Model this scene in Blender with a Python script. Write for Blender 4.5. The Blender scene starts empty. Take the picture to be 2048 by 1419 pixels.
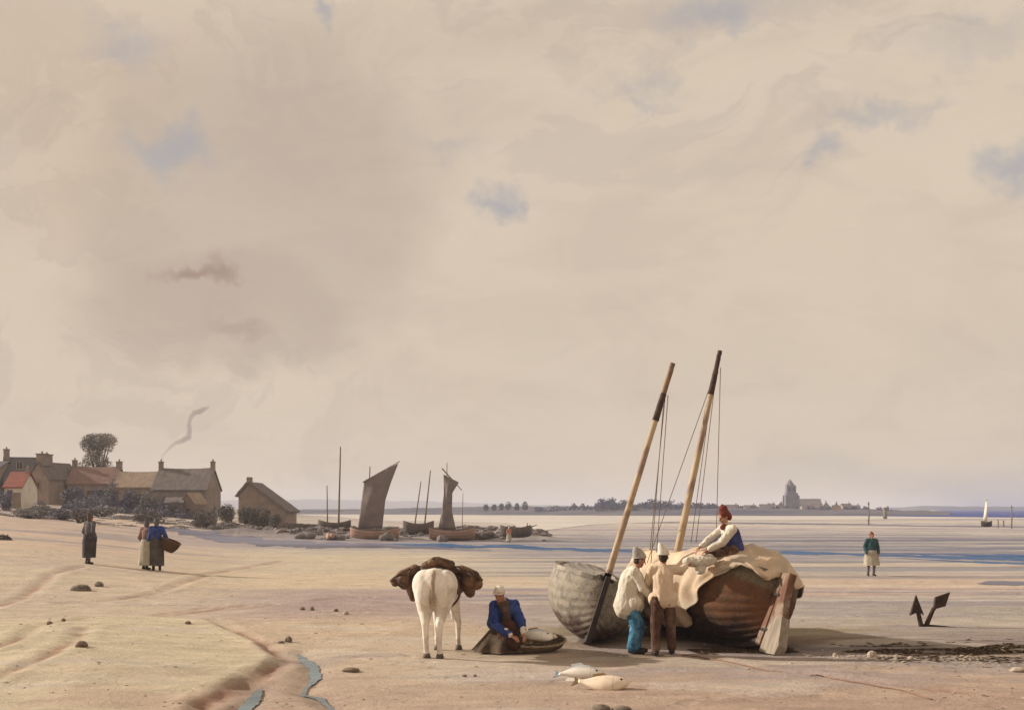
import bpy, bmesh, math, random
import numpy as np
from mathutils import Vector, Matrix, noise as mnoise

R = math.radians
random.seed(7)
C = bpy.context.scene.collection
SC = bpy.context.scene

# ------------------------------------------------------------------ camera
F, HZ, CAMH = 2472.0, 1016.0, 2.5
cam = bpy.data.objects.new('camera', bpy.data.cameras.new('camera'))
C.objects.link(cam)
cam.location = (0, 0, CAMH)
cam.rotation_euler = (R(90), 0, 0)
cam.data.sensor_fit = 'HORIZONTAL'
cam.data.sensor_width = 36
cam.data.lens = 36 * F / 2048
cam.data.shift_y = (HZ - 709.5) / 2048
cam.data.clip_start = 0.5
cam.data.clip_end = 40000
SC.camera = cam

SUN_EL, SUN_AZ = 25.0, 270.0          # the sun stands to the left
EXPOSURE = 0.42
SC.view_settings.view_transform = 'Standard'
SC.view_settings.look = 'None'
SC.view_settings.exposure = EXPOSURE
SC.view_settings.gamma = 1
SC.cycles.max_bounces = 6
SC.cycles.volume_bounces = 1
SC.cycles.use_denoising = True


def lin(c):
    return tuple(((v / 255) / 12.92 if v / 255 <= 0.04045 else ((v / 255 + 0.055) / 1.055) ** 2.4) for v in c)


class NT:
    def __init__(s, tree):
        s.t = tree
        tree.nodes.clear()

    def n(s, typ, **kw):
        nd = s.t.nodes.new(typ)
        for k, v in kw.items():
            setattr(nd, k, v)
        return nd

    def l(s, a, b):
        s.t.links.new(a, b)

    def put(s, sock, v):
        if hasattr(v, 'is_linked') or isinstance(v, bpy.types.NodeSocket):
            s.l(v, sock)
        else:
            sock.default_value = v

    def math(s, op, a, b=0.0, c=None, clamp=False):
        m = s.n('ShaderNodeMath', operation=op)
        m.use_clamp = clamp
        s.put(m.inputs[0], a)
        s.put(m.inputs[1], b)
        if c is not None:
            s.put(m.inputs[2], c)
        return m.outputs[0]

    def vmath(s, op, a, b=(0, 0, 0)):
        m = s.n('ShaderNodeVectorMath', operation=op)
        s.put(m.inputs[0], a)
        s.put(m.inputs[1], b)
        return m

    def smooth(s, v, lo, hi):
        m = s.n('ShaderNodeMapRange', interpolation_type='SMOOTHSTEP')
        s.put(m.inputs[0], v)
        m.inputs[1].default_value = lo
        m.inputs[2].default_value = hi
        m.inputs[3].default_value = 0
        m.inputs[4].default_value = 1
        return m.outputs[0]

    def mix(s, f, a, b, mode='MIX'):
        m = s.n('ShaderNodeMix', data_type='RGBA', blend_type=mode)
        s.put(m.inputs[0], f)
        s.put(m.inputs[6], a if not isinstance(a, tuple) else (*a[:3], 1))
        s.put(m.inputs[7], b if not isinstance(b, tuple) else (*b[:3], 1))
        return m.outputs[2]

    def noise(s, vec, scale, detail=4, rough=0.5, dist=0.0):
        m = s.n('ShaderNodeTexNoise')
        s.put(m.inputs['Vector'], vec)
        m.inputs['Scale'].default_value = scale
        m.inputs['Detail'].default_value = detail
        m.inputs['Roughness'].default_value = rough
        m.inputs['Distortion'].default_value = dist
        return m

    def mapping(s, vec, sc=(1, 1, 1), loc=(0, 0, 0), rot=(0, 0, 0)):
        m = s.n('ShaderNodeMapping')
        s.put(m.inputs[0], vec)
        m.inputs['Scale'].default_value = sc
        m.inputs['Location'].default_value = loc
        m.inputs['Rotation'].default_value = rot
        return m.outputs[0]


# ------------------------------------------------------------------ sky
world = bpy.data.worlds.new('World')
SC.world = world
world.use_nodes = True
w = NT(world.node_tree)
WS = 0.1


def wdir(px, py):
    return Vector(((px - 1024) / F, 1, (HZ - py) / F)).normalized()


def skyc(r, g, b):
    return tuple(v / WS / (2 ** EXPOSURE) for v in lin((r, g, b)))


tc = w.n('ShaderNodeTexCoord')
d0 = w.vmath('NORMALIZE', tc.outputs['Generated']).outputs[0]
wn = w.noise(d0, 5.0, 5, 0.55)
warp = w.vmath('SCALE', w.vmath('SUBTRACT', wn.outputs['Color'], (0.5, 0.5, 0.5)).outputs[0])
warp.inputs['Scale'].default_value = 0.16
d1 = w.vmath('ADD', d0, warp.outputs[0]).outputs[0]
wn2 = w.noise(d0, 26.0, 5, 0.6)
warp2 = w.vmath('SCALE', w.vmath('SUBTRACT', wn2.outputs['Color'], (0.5, 0.5, 0.5)).outputs[0])
warp2.inputs['Scale'].default_value = 0.07
d2 = w.vmath('ADD', d0, warp2.outputs[0]).outputs[0]


def blobm(vec, px, py, rx, ry, soft=0.6):
    """soft cloud-shaped mask around one direction of the sky (radii in degrees)"""
    c = wdir(px, py)
    dd = w.vmath('SUBTRACT', vec, tuple(c)).outputs[0]
    sc = w.vmath('MULTIPLY', dd, (1 / math.sin(R(rx)), 1 / math.sin(R(rx)), 1 / math.sin(R(ry)))).outputs[0]
    ln = w.vmath('LENGTH', sc).outputs['Value']
    return w.math('SUBTRACT', 1.0, w.smooth(ln, 1 - soft, 1 + soft * 0.4))


sky = w.n('ShaderNodeTexSky', sky_type='NISHITA')
sky.sun_disc = False
sky.sun_elevation = R(SUN_EL)
sky.sun_rotation = R(SUN_AZ)
sky.air_density = 1.0
sky.dust_density = 3.0
cream = skyc(217, 200, 179)
n_big = w.noise(w.mapping(d0, (1.6, 1.6, 3.2), (3.1, 0, 1.7)), 2.2, 6, 0.55, 0.4)
n_mid = w.noise(w.mapping(d0, (1.5, 1.5, 3.6), (1.1, 7, 0.7)), 6.0, 6, 0.6, 0.6)
col = w.mix(w.math('MULTIPLY', w.smooth(n_big.outputs[0], 0.42, 0.66), 0.45), cream, skyc(203, 186, 169))
col = w.mix(w.math('MULTIPLY', w.smooth(n_mid.outputs[0], 0.50, 0.60), 0.42), col, skyc(220, 203, 183))
col = w.mix(w.math('MULTIPLY', w.smooth(n_mid.outputs[0], 0.47, 0.34), 0.28), col, skyc(198, 180, 165))
sep = w.n('ShaderNodeSeparateXYZ')
w.l(d0, sep.inputs[0])
high = w.smooth(sep.outputs['Z'], 0.14, 0.34)
n_str = w.noise(w.mapping(d1, (2.0, 1.0, 7.5), (0.4, 2.0, 0.9), (0, R(-24), 0)), 3.0, 6, 0.6, 0.5)
col = w.mix(w.math('MULTIPLY', w.math('MULTIPLY', w.smooth(n_str.outputs[0], 0.52, 0.60), high), 0.50), col, skyc(196, 180, 166))
n_mot = w.noise(w.mapping(d1, (1.0, 1.0, 1.3), (6, 2, 9)), 9.0, 7, 0.62, 0.8)
left = w.smooth(w.math('MULTIPLY', sep.outputs['X'], -1.0), -0.02, 0.22)
col = w.mix(w.math('MULTIPLY', w.math('MULTIPLY', w.smooth(n_mot.outputs[0], 0.49, 0.55), left), 0.38), col, skyc(193, 176, 161))
col = w.mix(w.math('MULTIPLY', w.smooth(n_mot.outputs[0], 0.56, 0.62), 0.22), col, skyc(219, 200, 176))
# broad grey cloud bank up on the left, and its darker underside
for (px, py, rx, ry, f, c, sf, dv) in [
        (520, 380, 8.0, 8, 0.50, (187, 170, 155), 0.30, d1),
        (450, 640, 5.4, 2.8, 0.42, (183, 166, 151), 0.32, d1),
        (330, 610, 4.5, 3.0, 0.35, (188, 168, 152), 0.6, d1),
        (120, 250, 7, 6, 0.35, (198, 176, 154), 0.8, d1),
        (640, 250, 6, 4, 0.40, (190, 173, 157), 0.6, d1),
        (395, 552, 1.7, 0.45, 0.75, (158, 132, 122), 0.9, d2),
        (440, 525, 0.7, 0.7, 0.35, (160, 132, 126), 0.8, d2),
        (475, 640, 1.6, 0.5, 0.4, (165, 146, 130), 0.8, d2),
        (860, 60, 14, 1.6, 0.30, (190, 172, 154), 0.8, d1),
        (1800, 950, 9, 1.2, 0.45, (186, 178, 168), 0.9, d1),
        (1100, 980, 14, 0.9, 0.35, (196, 182, 168), 0.9, d1)]:
    m = blobm(dv, px, py, rx, ry, sf)
    col = w.mix(w.math('MULTIPLY', m, f), col, skyc(*c))
# gaps where the blue shows through
gap = None
for (px, py, rx, ry, f) in [
        (345, 295, 1.9, 0.9, 0.85), (255, 80, 1.6, 0.9, 0.5), (985, 400, 1.15, 0.85, 0.95), (1030, 420, 0.6, 0.55, 0.8),
        (640, 30, 0.45, 1.0, 0.8), (1440, 25, 2.6, 0.9, 0.8), (1650, 295, 1.0, 0.6, 0.7), (1760, 225, 2.6, 0.5, 0.55),
        (1300, 150, 0.8, 0.9, 0.5), (1290, 215, 0.9, 0.35, 0.5), (2030, 330, 1.5, 1.0, 0.9), (1960, 60, 3.4, 0.7, 0.35),
        (1250, 190, 2.0, 0.4, 0.35), (900, 300, 1.6, 0.5, 0.35), (-400, 300, 6, 2.5, 0.9), (2700, 260, 7, 2.5, 0.9),
        (1024, -1500, 20, 9, 0.8), (200, -900, 9, 5, 0.8), (2000, -700, 9, 4, 0.8)]:
    m = w.math('MULTIPLY', blobm(d2, px, py, rx * 1.1, ry * 1.1, 0.95), f)
    gap = m if gap is None else w.math('MAXIMUM', gap, m)
bluec = w.mix(0.2, skyc(166, 166, 174), w.vmath('SCALE', sky.outputs[0]).outputs[0])
for nd in world.node_tree.nodes:
    if nd.type == 'VECT_MATH' and nd.operation == 'SCALE' and nd.inputs[0].is_linked and nd.inputs[0].links[0].from_node == sky:
        nd.inputs['Scale'].default_value = 0.9
col = w.mix(w.math('MULTIPLY', gap, 0.74), col, bluec)
bg = w.n('ShaderNodeBackground')
bg.inputs['Strength'].default_value = WS
w.l(col, bg.inputs['Color'])
wo = w.n('ShaderNodeOutputWorld')
w.l(bg.outputs[0], wo.inputs[0])

# ------------------------------------------------------------------ sun
sl = bpy.data.lights.new('sun', 'SUN')
sl.energy = 4.2
sl.angle = R(1.0)
sl.color = (1.0, 0.93, 0.83)
so = bpy.data.objects.new('sun', sl)
C.objects.link(so)
sdir = Vector((math.cos(R(SUN_EL)), -0.24, -math.sin(R(SUN_EL))))      # the way the light travels
so.rotation_euler = sdir.to_track_quat('-Z', 'Y').to_euler()
so.location = (-40, 0, 40)


# ------------------------------------------------------------------ materials
def mat(name, c1, c2=None, scale=8.0, rough=0.85, bump=0.0, bscale=None, stretch=(1, 1, 1), spec=0.25, c3=None, s3=3.0,
        contrast=(0.35, 0.65), bdist=0.02):
    """procedural cloth / wood / plaster: two tones by noise, an optional third in large patches, and a bump"""
    m = bpy.data.materials.new(name)
    m.use_nodes = True
    t = NT(m.node_tree)
    o = t.n('ShaderNodeOutputMaterial')
    b = t.n('ShaderNodeBsdfPrincipled')
    t.l(b.outputs[0], o.inputs[0])
    tcn = t.n('ShaderNodeTexCoord')
    v = t.mapping(tcn.outputs['Object'], stretch)
    n1 = t.noise(v, scale, 6, 0.6, 0.3)
    c2 = c2 or tuple(x * 0.75 for x in c1)
    colr = t.mix(t.smooth(n1.outputs[0], *contrast), c1, c2)
    if c3:
        n3 = t.noise(t.mapping(tcn.outputs['Object'], (1, 1, 1), (5, 3, 1)), s3, 5, 0.6, 0.5)
        colr = t.mix(t.smooth(n3.outputs[0], 0.48, 0.62), colr, c3)
    t.l(colr, b.inputs['Base Color'])
    b.inputs['Roughness'].default_value = rough
    b.inputs['Specular IOR Level'].default_value = spec
    if bump:
        nb = t.noise(v, bscale or scale * 3, 6, 0.65)
        bp = t.n('ShaderNodeBump')
        bp.inputs['Strength'].default_value = bump
        bp.inputs['Distance'].default_value = bdist
        t.l(nb.outputs[0], bp.inputs['Height'])
        t.l(bp.outputs[0], b.inputs['Normal'])
    return m


def mat_fish(name, belly, back, L=0.65):
    m = mat(name, belly, tuple(x * 0.86 for x in belly), 9, 0.32, 0.35, 90, spec=0.5, bdist=0.006)
    t = NT.__new__(NT)
    t.t = m.node_tree
    b = next(n for n in t.t.nodes if n.type == 'BSDF_PRINCIPLED')
    src = b.inputs['Base Color'].links[0].from_socket
    tcn = t.n('ShaderNodeTexCoord')
    sx = t.n('ShaderNodeSeparateXYZ')
    t.l(tcn.outputs['Object'], sx.inputs[0])
    nz = t.noise(tcn.outputs['Object'], 22, 5, 0.7)
    e = t.math('ADD', sx.outputs['Y'], t.math('MULTIPLY', t.math('SUBTRACT', nz.outputs[0], 0.5), 0.09))
    c = t.mix(t.math('MULTIPLY', t.smooth(e, 0.03, 0.12), 0.85), src, back)
    gx = t.math('ABSOLUTE', t.math('SUBTRACT', sx.outputs['X'], 0.225 * L / 0.65 * 0.65))
    c = t.mix(t.math('MULTIPLY', t.math('SUBTRACT', 1.0, t.smooth(gx, 0.004, 0.012)), 0.28), c, tuple(x * 0.35 for x in back))
    t.l(c, b.inputs['Base Color'])
    return m


def mat_leaf(name, dark, light, scale=0.6):
    m = bpy.data.materials.new(name)
    m.use_nodes = True
    t = NT(m.node_tree)
    o = t.n('ShaderNodeOutputMaterial')
    b = t.n('ShaderNodeBsdfPrincipled')
    tcn = t.n('ShaderNodeTexCoord')
    n1 = t.noise(tcn.outputs['Object'], scale, 3, 0.6)
    n2 = t.noise(tcn.outputs['Object'], scale * 9, 2, 0.6)
    f = t.math('ADD', t.math('MULTIPLY', n1.outputs[0], 0.6), t.math('MULTIPLY', n2.outputs[0], 0.4))
    t.l(t.mix(t.smooth(f, 0.38, 0.62), dark, light), b.inputs['Base Color'])
    b.inputs['Roughness'].default_value = 0.7
    b.inputs['Specular IOR Level'].default_value = 0.15
    t.l(b.outputs[0], o.inputs[0])
    return m


def mat_water(name, c, rough=0.12, spec=0.4, wave=0.25, sc=(0.6, 2.2, 1), scale=1.2):
    m = bpy.data.materials.new(name)
    m.use_nodes = True
    t = NT(m.node_tree)
    o = t.n('ShaderNodeOutputMaterial')
    b = t.n('ShaderNodeBsdfPrincipled')
    tcn = t.n('ShaderNodeTexCoord')
    v = t.mapping(tcn.outputs['Object'], sc)
    n1 = t.noise(v, scale, 5, 0.6)
    n2 = t.noise(t.mapping(tcn.outputs['Object'], (0.03, 0.25, 1)), 1.0, 5, 0.6)
    t.l(t.mix(t.smooth(n2.outputs[0], 0.35, 0.65), c, tuple(min(1, x * 1.7 + 0.03) for x in c)), b.inputs['Base Color'])
    b.inputs['Roughness'].default_value = rough
    b.inputs['Specular IOR Level'].default_value = spec
    bp = t.n('ShaderNodeBump')
    bp.inputs['Strength'].default_value = wave
    bp.inputs['Distance'].default_value = 0.08
    t.l(n1.outputs[0], bp.inputs['Height'])
    t.l(bp.outputs[0], b.inputs['Normal'])
    t.l(b.outputs[0], o.inputs[0])
    return m


M = {}
M['skin'] = mat('skin', (0.42, 0.22, 0.14), (0.33, 0.15, 0.10), 14, 0.6, 0.1, 60)
M['eye'] = mat('eye', (0.03, 0.02, 0.02), (0.02, 0.015, 0.015), 10, 0.4)
M['lips'] = mat('lips', (0.30, 0.10, 0.08), (0.25, 0.08, 0.06), 10, 0.6)
M['hair'] = mat('hair', (0.05, 0.03, 0.02), (0.03, 0.02, 0.012), 30, 0.7, 0.5, 90)
M['smock_white'] = mat('white_linen', (0.70, 0.63, 0.52), (0.55, 0.48, 0.38), 5, 0.9, 0.35, 40, c3=(0.60, 0.54, 0.44), s3=4)
M['smock_cream'] = mat('cream_linen', (0.68, 0.52, 0.37), (0.56, 0.42, 0.29), 5, 0.9, 0.35, 40, c3=(0.60, 0.46, 0.33), s3=4)
M['cap_white'] = mat('white_wool', (0.72, 0.65, 0.56), (0.58, 0.51, 0.43), 9, 0.95, 0.4, 60)
M['cap_grey'] = mat('grey_wool', (0.40, 0.37, 0.33), (0.30, 0.27, 0.24), 9, 0.95, 0.4, 60)
M['trouser_blue'] = mat('blue_canvas', (0.045, 0.16, 0.27), (0.02, 0.07, 0.15), 5, 0.9, 0.4, 40, c3=(0.09, 0.24, 0.36), s3=5)
M['trouser_brown'] = mat('brown_canvas', (0.10, 0.048, 0.028), (0.055, 0.025, 0.016), 6, 0.9, 0.4, 40, c3=(0.15, 0.09, 0.06), s3=4)
M['jacket_blue'] = mat('blue_wool', (0.030, 0.065, 0.26), (0.015, 0.025, 0.11), 6, 0.95, 0.4, 50, c3=(0.05, 0.08, 0.22), s3=5)
M['scarf_brown'] = mat('brown_scarf', (0.13, 0.08, 0.06), (0.08, 0.05, 0.04), 8, 0.95, 0.3, 50)
M['apron_brown'] = mat('brown_apron', (0.075, 0.032, 0.02), (0.04, 0.018, 0.012), 7, 0.95, 0.4, 40)
M['skirt_brown'] = mat('taupe_skirt', (0.22, 0.155, 0.105), (0.13, 0.09, 0.06), 6, 0.95, 0.4, 40)
M['red_wool'] = mat('red_wool', (0.20, 0.045, 0.032), (0.12, 0.028, 0.02), 10, 0.95, 0.4, 60)
M['waistcoat_blue'] = mat('navy_waistcoat', (0.06, 0.07, 0.22), (0.03, 0.035, 0.12), 8, 0.9, 0.3, 50)
M['shoe'] = mat('dark_leather', (0.035, 0.022, 0.016), (0.02, 0.013, 0.01), 10, 0.6)
M['grey_cloak'] = mat('grey_cloak', (0.13, 0.115, 0.12), (0.08, 0.07, 0.075), 4, 0.95, 0.3, 30)
M['grey_skirt'] = mat('grey_skirt', (0.20, 0.17, 0.15), (0.13, 0.11, 0.10), 4, 0.95, 0.3, 30)
M['white_skirt'] = mat('white_skirt', (0.74, 0.68, 0.56), (0.62, 0.55, 0.44), 4, 0.95, 0.3, 30)
M['green_jacket'] = mat('green_jacket', (0.035, 0.095, 0.095), (0.018, 0.045, 0.06), 5, 0.95, 0.3, 30)
M['rust_scarf'] = mat('rust_scarf', (0.20, 0.065, 0.035), (0.13, 0.04, 0.025), 8, 0.95)
M['dusty_pink'] = mat('dusty_pink_cloth', (0.50, 0.22, 0.16), (0.40, 0.17, 0.12), 6, 0.95)
M['mauve_jacket'] = mat('mauve_jacket', (0.24, 0.15, 0.12), (0.17, 0.10, 0.09), 5, 0.95)
M['horse'] = mat('white_horse_coat', (0.86, 0.79, 0.70), (0.66, 0.58, 0.49), 4, 0.8, 0.5, 60, (1, 1, 0.6), c3=(0.56, 0.49, 0.42), s3=3.0, bdist=0.01)
M['hoof'] = mat('hoof', (0.14, 0.11, 0.09), (0.09, 0.07, 0.06), 10, 0.6)
M['tail'] = mat('tail_hair', (0.50, 0.40, 0.30), (0.32, 0.24, 0.17), 24, 0.8, 0.6, 60, (3, 3, 0.4))
M['leather'] = mat('pannier_leather', (0.105, 0.050, 0.026), (0.045, 0.020, 0.013), 5, 0.6, 0.4, 24, c3=(0.19, 0.105, 0.052), s3=3)
M['leather_mid'] = mat('pack_leather', (0.13, 0.085, 0.055), (0.06, 0.035, 0.022), 7, 0.8, 0.5, 26)
M['wicker'] = mat('wicker', (0.36, 0.275, 0.185), (0.21, 0.155, 0.10), 16, 0.85, 0.8, 44, (1, 1, 3))
M['wicker_ochre'] = mat('ochre_wicker', (0.20, 0.11, 0.05), (0.12, 0.065, 0.03), 16, 0.85, 0.8, 44, (1, 1, 3))
M['fish'] = mat_fish('fish_skin', (0.80, 0.73, 0.64), (0.34, 0.34, 0.35))
M['fish_warm'] = mat_fish('warm_fish_skin', (0.78, 0.63, 0.48), (0.44, 0.30, 0.19))
M['fin'] = mat('ochre_fin', (0.24, 0.14, 0.06), (0.16, 0.085, 0.035), 18, 0.6, 0.4, 60)
M['fin_blue'] = mat('blue_grey_tail_fin', (0.18, 0.26, 0.32), (0.42, 0.40, 0.38), 18, 0.5)
M['hull_grey'] = mat('weathered_grey_planks', (0.26, 0.225, 0.185), (0.16, 0.135, 0.11), 3.5, 0.85, 0.55, 22, (1, 0.35, 1),
                     c3=(0.35, 0.30, 0.235), s3=2.2)
M['hull_brown'] = mat('tarred_brown_planks', (0.17, 0.085, 0.042), (0.075, 0.038, 0.024), 3.2, 0.75, 0.6, 20, (1, 0.3, 1),
                      c3=(0.21, 0.135, 0.055), s3=2.0)
M['hull_inner'] = mat('boat_inside', (0.09, 0.065, 0.045), (0.05, 0.035, 0.025), 4, 0.9, 0.4, 20)
M['timber_dark'] = mat('dark_timber', (0.060, 0.042, 0.036), (0.032, 0.024, 0.024), 6, 0.8, 0.5, 26, (1, 1, 0.3))
M['timber_red'] = mat('reddish_timber', (0.21, 0.105, 0.062), (0.12, 0.058, 0.036), 6, 0.8, 0.6, 22, (2, 2, 0.25), c3=(0.27, 0.20, 0.145), s3=2)
M['timber_grey'] = mat('worn_grey_timber', (0.34, 0.28, 0.215), (0.22, 0.175, 0.13), 6, 0.85, 0.6, 22, (2, 2, 0.25))
M['mast'] = mat('mast_pine', (0.52, 0.40, 0.26), (0.38, 0.27, 0.17), 5, 0.7, 0.4, 24, (2, 2, 0.2), c3=(0.28, 0.19, 0.14), s3=1.2)
M['mast_top'] = mat('tarred_masthead', (0.085, 0.05, 0.035), (0.05, 0.03, 0.025), 6, 0.8, 0.4, 24)
M['mast_tip'] = mat('masthead_pole', (0.26, 0.16, 0.09), (0.15, 0.10, 0.07), 6, 0.8, 0.4, 24)
M['rope'] = mat('hemp_rope', (0.21, 0.155, 0.12), (0.15, 0.11, 0.085), 30, 0.9)
M['rope_red'] = mat('tanned_rope', (0.30, 0.18, 0.12), (0.20, 0.12, 0.08), 30, 0.9)
M['canvas'] = mat('tan_sailcloth', (0.62, 0.47, 0.33), (0.50, 0.37, 0.255), 3, 0.95, 0.4, 26, c3=(0.46, 0.37, 0.28), s3=1.6)
M['sail_dark'] = mat('barked_sail', (0.24, 0.19, 0.17), (0.175, 0.14, 0.13), 1.2, 0.95, 0.3, 8, c3=(0.21, 0.17, 0.155), s3=0.6)
M['sail_pale'] = mat('pale_sail', (0.75, 0.68, 0.58), (0.66, 0.59, 0.50), 2, 0.95)
M['spar'] = mat('grey_spar', (0.23, 0.18, 0.145), (0.17, 0.13, 0.11), 4, 0.85)
M['hull_pink'] = mat('pinkish_hull', (0.46, 0.30, 0.225), (0.38, 0.245, 0.19), 1.5, 0.85)
M['hull_far'] = mat('dull_grey_hull', (0.19, 0.155, 0.135), (0.13, 0.105, 0.095), 1.5, 0.85)
M['net'] = mat('net_heap', (0.20, 0.17, 0.16), (0.13, 0.11, 0.105), 6, 0.95, 0.6, 20)
M['iron'] = mat('rusty_iron', (0.065, 0.036, 0.024), (0.03, 0.02, 0.016), 10, 0.8, 0.5, 40)
M['stone'] = mat('brown_stone', (0.24, 0.165, 0.12), (0.15, 0.105, 0.08), 5, 0.9, 0.6, 22)
M['stone_grey'] = mat('grey_brown_stone', (0.24, 0.195, 0.15), (0.15, 0.12, 0.095), 5, 0.9, 0.6, 22)
M['stone_pale'] = mat('pale_stone', (0.50, 0.40, 0.32), (0.32, 0.25, 0.20), 4, 0.9, 0.9, 18)
M['pebble'] = mat('mixed_pebbles', (0.48, 0.40, 0.32), (0.24, 0.18, 0.13), 3.0, 0.85, contrast=(0.42, 0.58))
M['bank_stone'] = mat('bank_stone', (0.25, 0.21, 0.20), (0.16, 0.138, 0.138), 0.7, 0.95, contrast=(0.42, 0.58))
M['weed'] = mat('bladder_weed', (0.19, 0.135, 0.08), (0.10, 0.068, 0.042), 9, 0.75)
M['scrub'] = mat_leaf('grey_scrub', (0.17, 0.16, 0.18), (0.27, 0.245, 0.24), 0.8)
M['scrub_blue'] = mat_leaf('blue_grey_bush', (0.11, 0.11, 0.165), (0.20, 0.185, 0.215), 0.8)
M['scrub_brown'] = mat_leaf('brown_grey_bush', (0.12, 0.105, 0.10), (0.20, 0.17, 0.155), 0.8)
M['leaf_tree'] = mat_leaf('grey_green_leaves', (0.12, 0.12, 0.14), (0.44, 0.385, 0.32), 0.35)
M['leaf_far'] = mat_leaf('dark_far_leaves', (0.018, 0.028, 0.095), (0.05, 0.06, 0.13), 0.15)  # blue haze of distance put into the leaf colour
M['bark'] = mat('grey_bark', (0.10, 0.08, 0.07), (0.06, 0.05, 0.045), 3, 0.95, 0.5, 12)
M['plaster_grey'] = mat('grey_plaster', (0.29, 0.235, 0.195), (0.22, 0.18, 0.155), 1.2, 0.95, 0.3, 8)
M['plaster_tan'] = mat('tan_plaster', (0.30, 0.232, 0.19), (0.225, 0.178, 0.152), 1.2, 0.95, 0.3, 8)
M['plaster_white'] = mat('whitewash', (0.72, 0.66, 0.57), (0.60, 0.54, 0.46), 1.5, 0.95, 0.3, 8)
M['slate'] = mat('dark_slate', (0.125, 0.115, 0.115), (0.085, 0.08, 0.085), 1.8, 0.8, 0.5, 10, (1, 1, 4))
M['tile_red'] = mat('faded_red_tile', (0.25, 0.15, 0.12), (0.185, 0.12, 0.10), 1.6, 0.85, 0.5, 9, (1, 1, 4))
M['tile_bright'] = mat('red_tile', (0.30, 0.105, 0.075), (0.23, 0.085, 0.065), 1.6, 0.85, 0.5, 9, (1, 1, 4))
M['thatch_tan'] = mat('tan_thatch', (0.34, 0.255, 0.19), (0.26, 0.195, 0.15), 2, 0.95, 0.7, 9, (1, 1, 0.3))
M['thatch_grey'] = mat('grey_thatch', (0.185, 0.155, 0.14), (0.135, 0.115, 0.11), 2, 0.95, 0.7, 9, (1, 1, 0.3))
M['shutter_blue'] = mat('blue_shutter', (0.05, 0.07, 0.27), (0.04, 0.05, 0.19), 4, 0.7)
M['opening'] = mat('dark_opening', (0.05, 0.045, 0.05), (0.035, 0.03, 0.035), 4, 0.6)
M['door'] = mat('weathered_door', (0.12, 0.085, 0.065), (0.08, 0.06, 0.05), 5, 0.8, 0.4, 20, (4, 1, 1))
M['far_wall'] = mat('far_plaster', (0.40, 0.34, 0.31), (0.31, 0.27, 0.26), 0.4, 0.95)
M['far_wall_warm'] = mat('far_warm_plaster', (0.52, 0.33, 0.20), (0.42, 0.27, 0.18), 0.4, 0.95)
M['far_roof'] = mat('far_roof', (0.23, 0.19, 0.19), (0.18, 0.15, 0.16), 0.4, 0.95)
M['far_stone'] = mat('tower_stone', (0.22, 0.21, 0.24), (0.14, 0.14, 0.185), 0.35, 0.95, 0.4, 2)
M['far_land'] = mat('far_land', (0.050, 0.055, 0.095), (0.13, 0.115, 0.13), 0.10, 1.0, stretch=(0.2, 1, 1))  # hazy blue of the far shore put into its base colour
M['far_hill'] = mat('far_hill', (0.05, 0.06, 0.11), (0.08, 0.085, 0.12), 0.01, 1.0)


def mat_hull(name, top, mid, low, z1, z2, stain):
    """tarred and weathered planking: three coats along the height of the hull with ragged edges, streaks and plank seams"""
    m = bpy.data.materials.new(name)
    m.use_nodes = True
    t = NT(m.node_tree)
    o = t.n('ShaderNodeOutputMaterial')
    b = t.n('ShaderNodeBsdfPrincipled')
    tcn = t.n('ShaderNodeTexCoord')
    P_ = tcn.outputs['Object']
    sx = t.n('ShaderNodeSeparateXYZ')
    t.l(P_, sx.inputs[0])
    n1 = t.noise(t.mapping(P_, (1, 0.5, 1)), 3.0, 6, 0.65, 0.5)
    n2 = t.noise(t.mapping(P_, (1.2, 0.8, 0.8)), 6.0, 8, 0.72, 0.6)
    n3 = t.noise(P_, 34.0, 4, 0.7)
    z = t.math('ADD', sx.outputs['Z'], t.math('MULTIPLY', t.math('SUBTRACT', n1.outputs[0], 0.5), 0.75))
    c = t.mix(t.smooth(z, z2 - 0.10, z2 + 0.10), t.mix(t.smooth(z, z1 - 0.12, z1 + 0.12), low, mid), top)
    c = t.mix(t.math('MULTIPLY', t.smooth(n2.outputs[0], 0.47, 0.60), 0.85), c, stain)
    k = t.math('ADD', 0.30, t.math('MULTIPLY', n3.outputs[0], 1.40))
    sc = t.vmath('SCALE', c)
    t.l(k, sc.inputs['Scale'])
    t.l(sc.outputs[0], b.inputs['Base Color'])
    b.inputs['Roughness'].default_value = 0.8
    b.inputs['Specular IOR Level'].default_value = 0.25
    bp = t.n('ShaderNodeBump')
    bp.inputs['Strength'].default_value = 0.7
    bp.inputs['Distance'].default_value = 0.02
    t.l(t.math('ADD', n3.outputs[0], n2.outputs[0]), bp.inputs['Height'])
    t.l(bp.outputs[0], b.inputs['Normal'])
    t.l(b.outputs[0], o.inputs[0])
    return m


M['hull_one'] = mat_hull('weathered_grey_hull', (0.27, 0.235, 0.20), (0.31, 0.265, 0.205), (0.085, 0.05, 0.038), 0.36, 1.15, (0.17, 0.145, 0.125))
M['hull_two'] = mat_hull('tarred_brown_hull', (0.19, 0.155, 0.10), (0.17, 0.075, 0.036), (0.055, 0.032, 0.026), 0.34, 1.06, (0.12, 0.068, 0.034))

# ------------------------------------------------------------------ helpers
def P(px, py, Y):
    return Vector(((px - 1024) * Y / F, Y, CAMH - (py - HZ) * Y / F))


def link(name, me, m=None, parent=None, loc=(0, 0, 0), rot=(0, 0, 0)):
    o = bpy.data.objects.new(name, me)
    C.objects.link(o)
    if m is not None and me is not None and len(me.materials) == 0:
        me.materials.append(M[m] if isinstance(m, str) else m)
    o.location = loc
    o.rotation_euler = rot
    if parent:
        o.parent = parent
    return o


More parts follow.
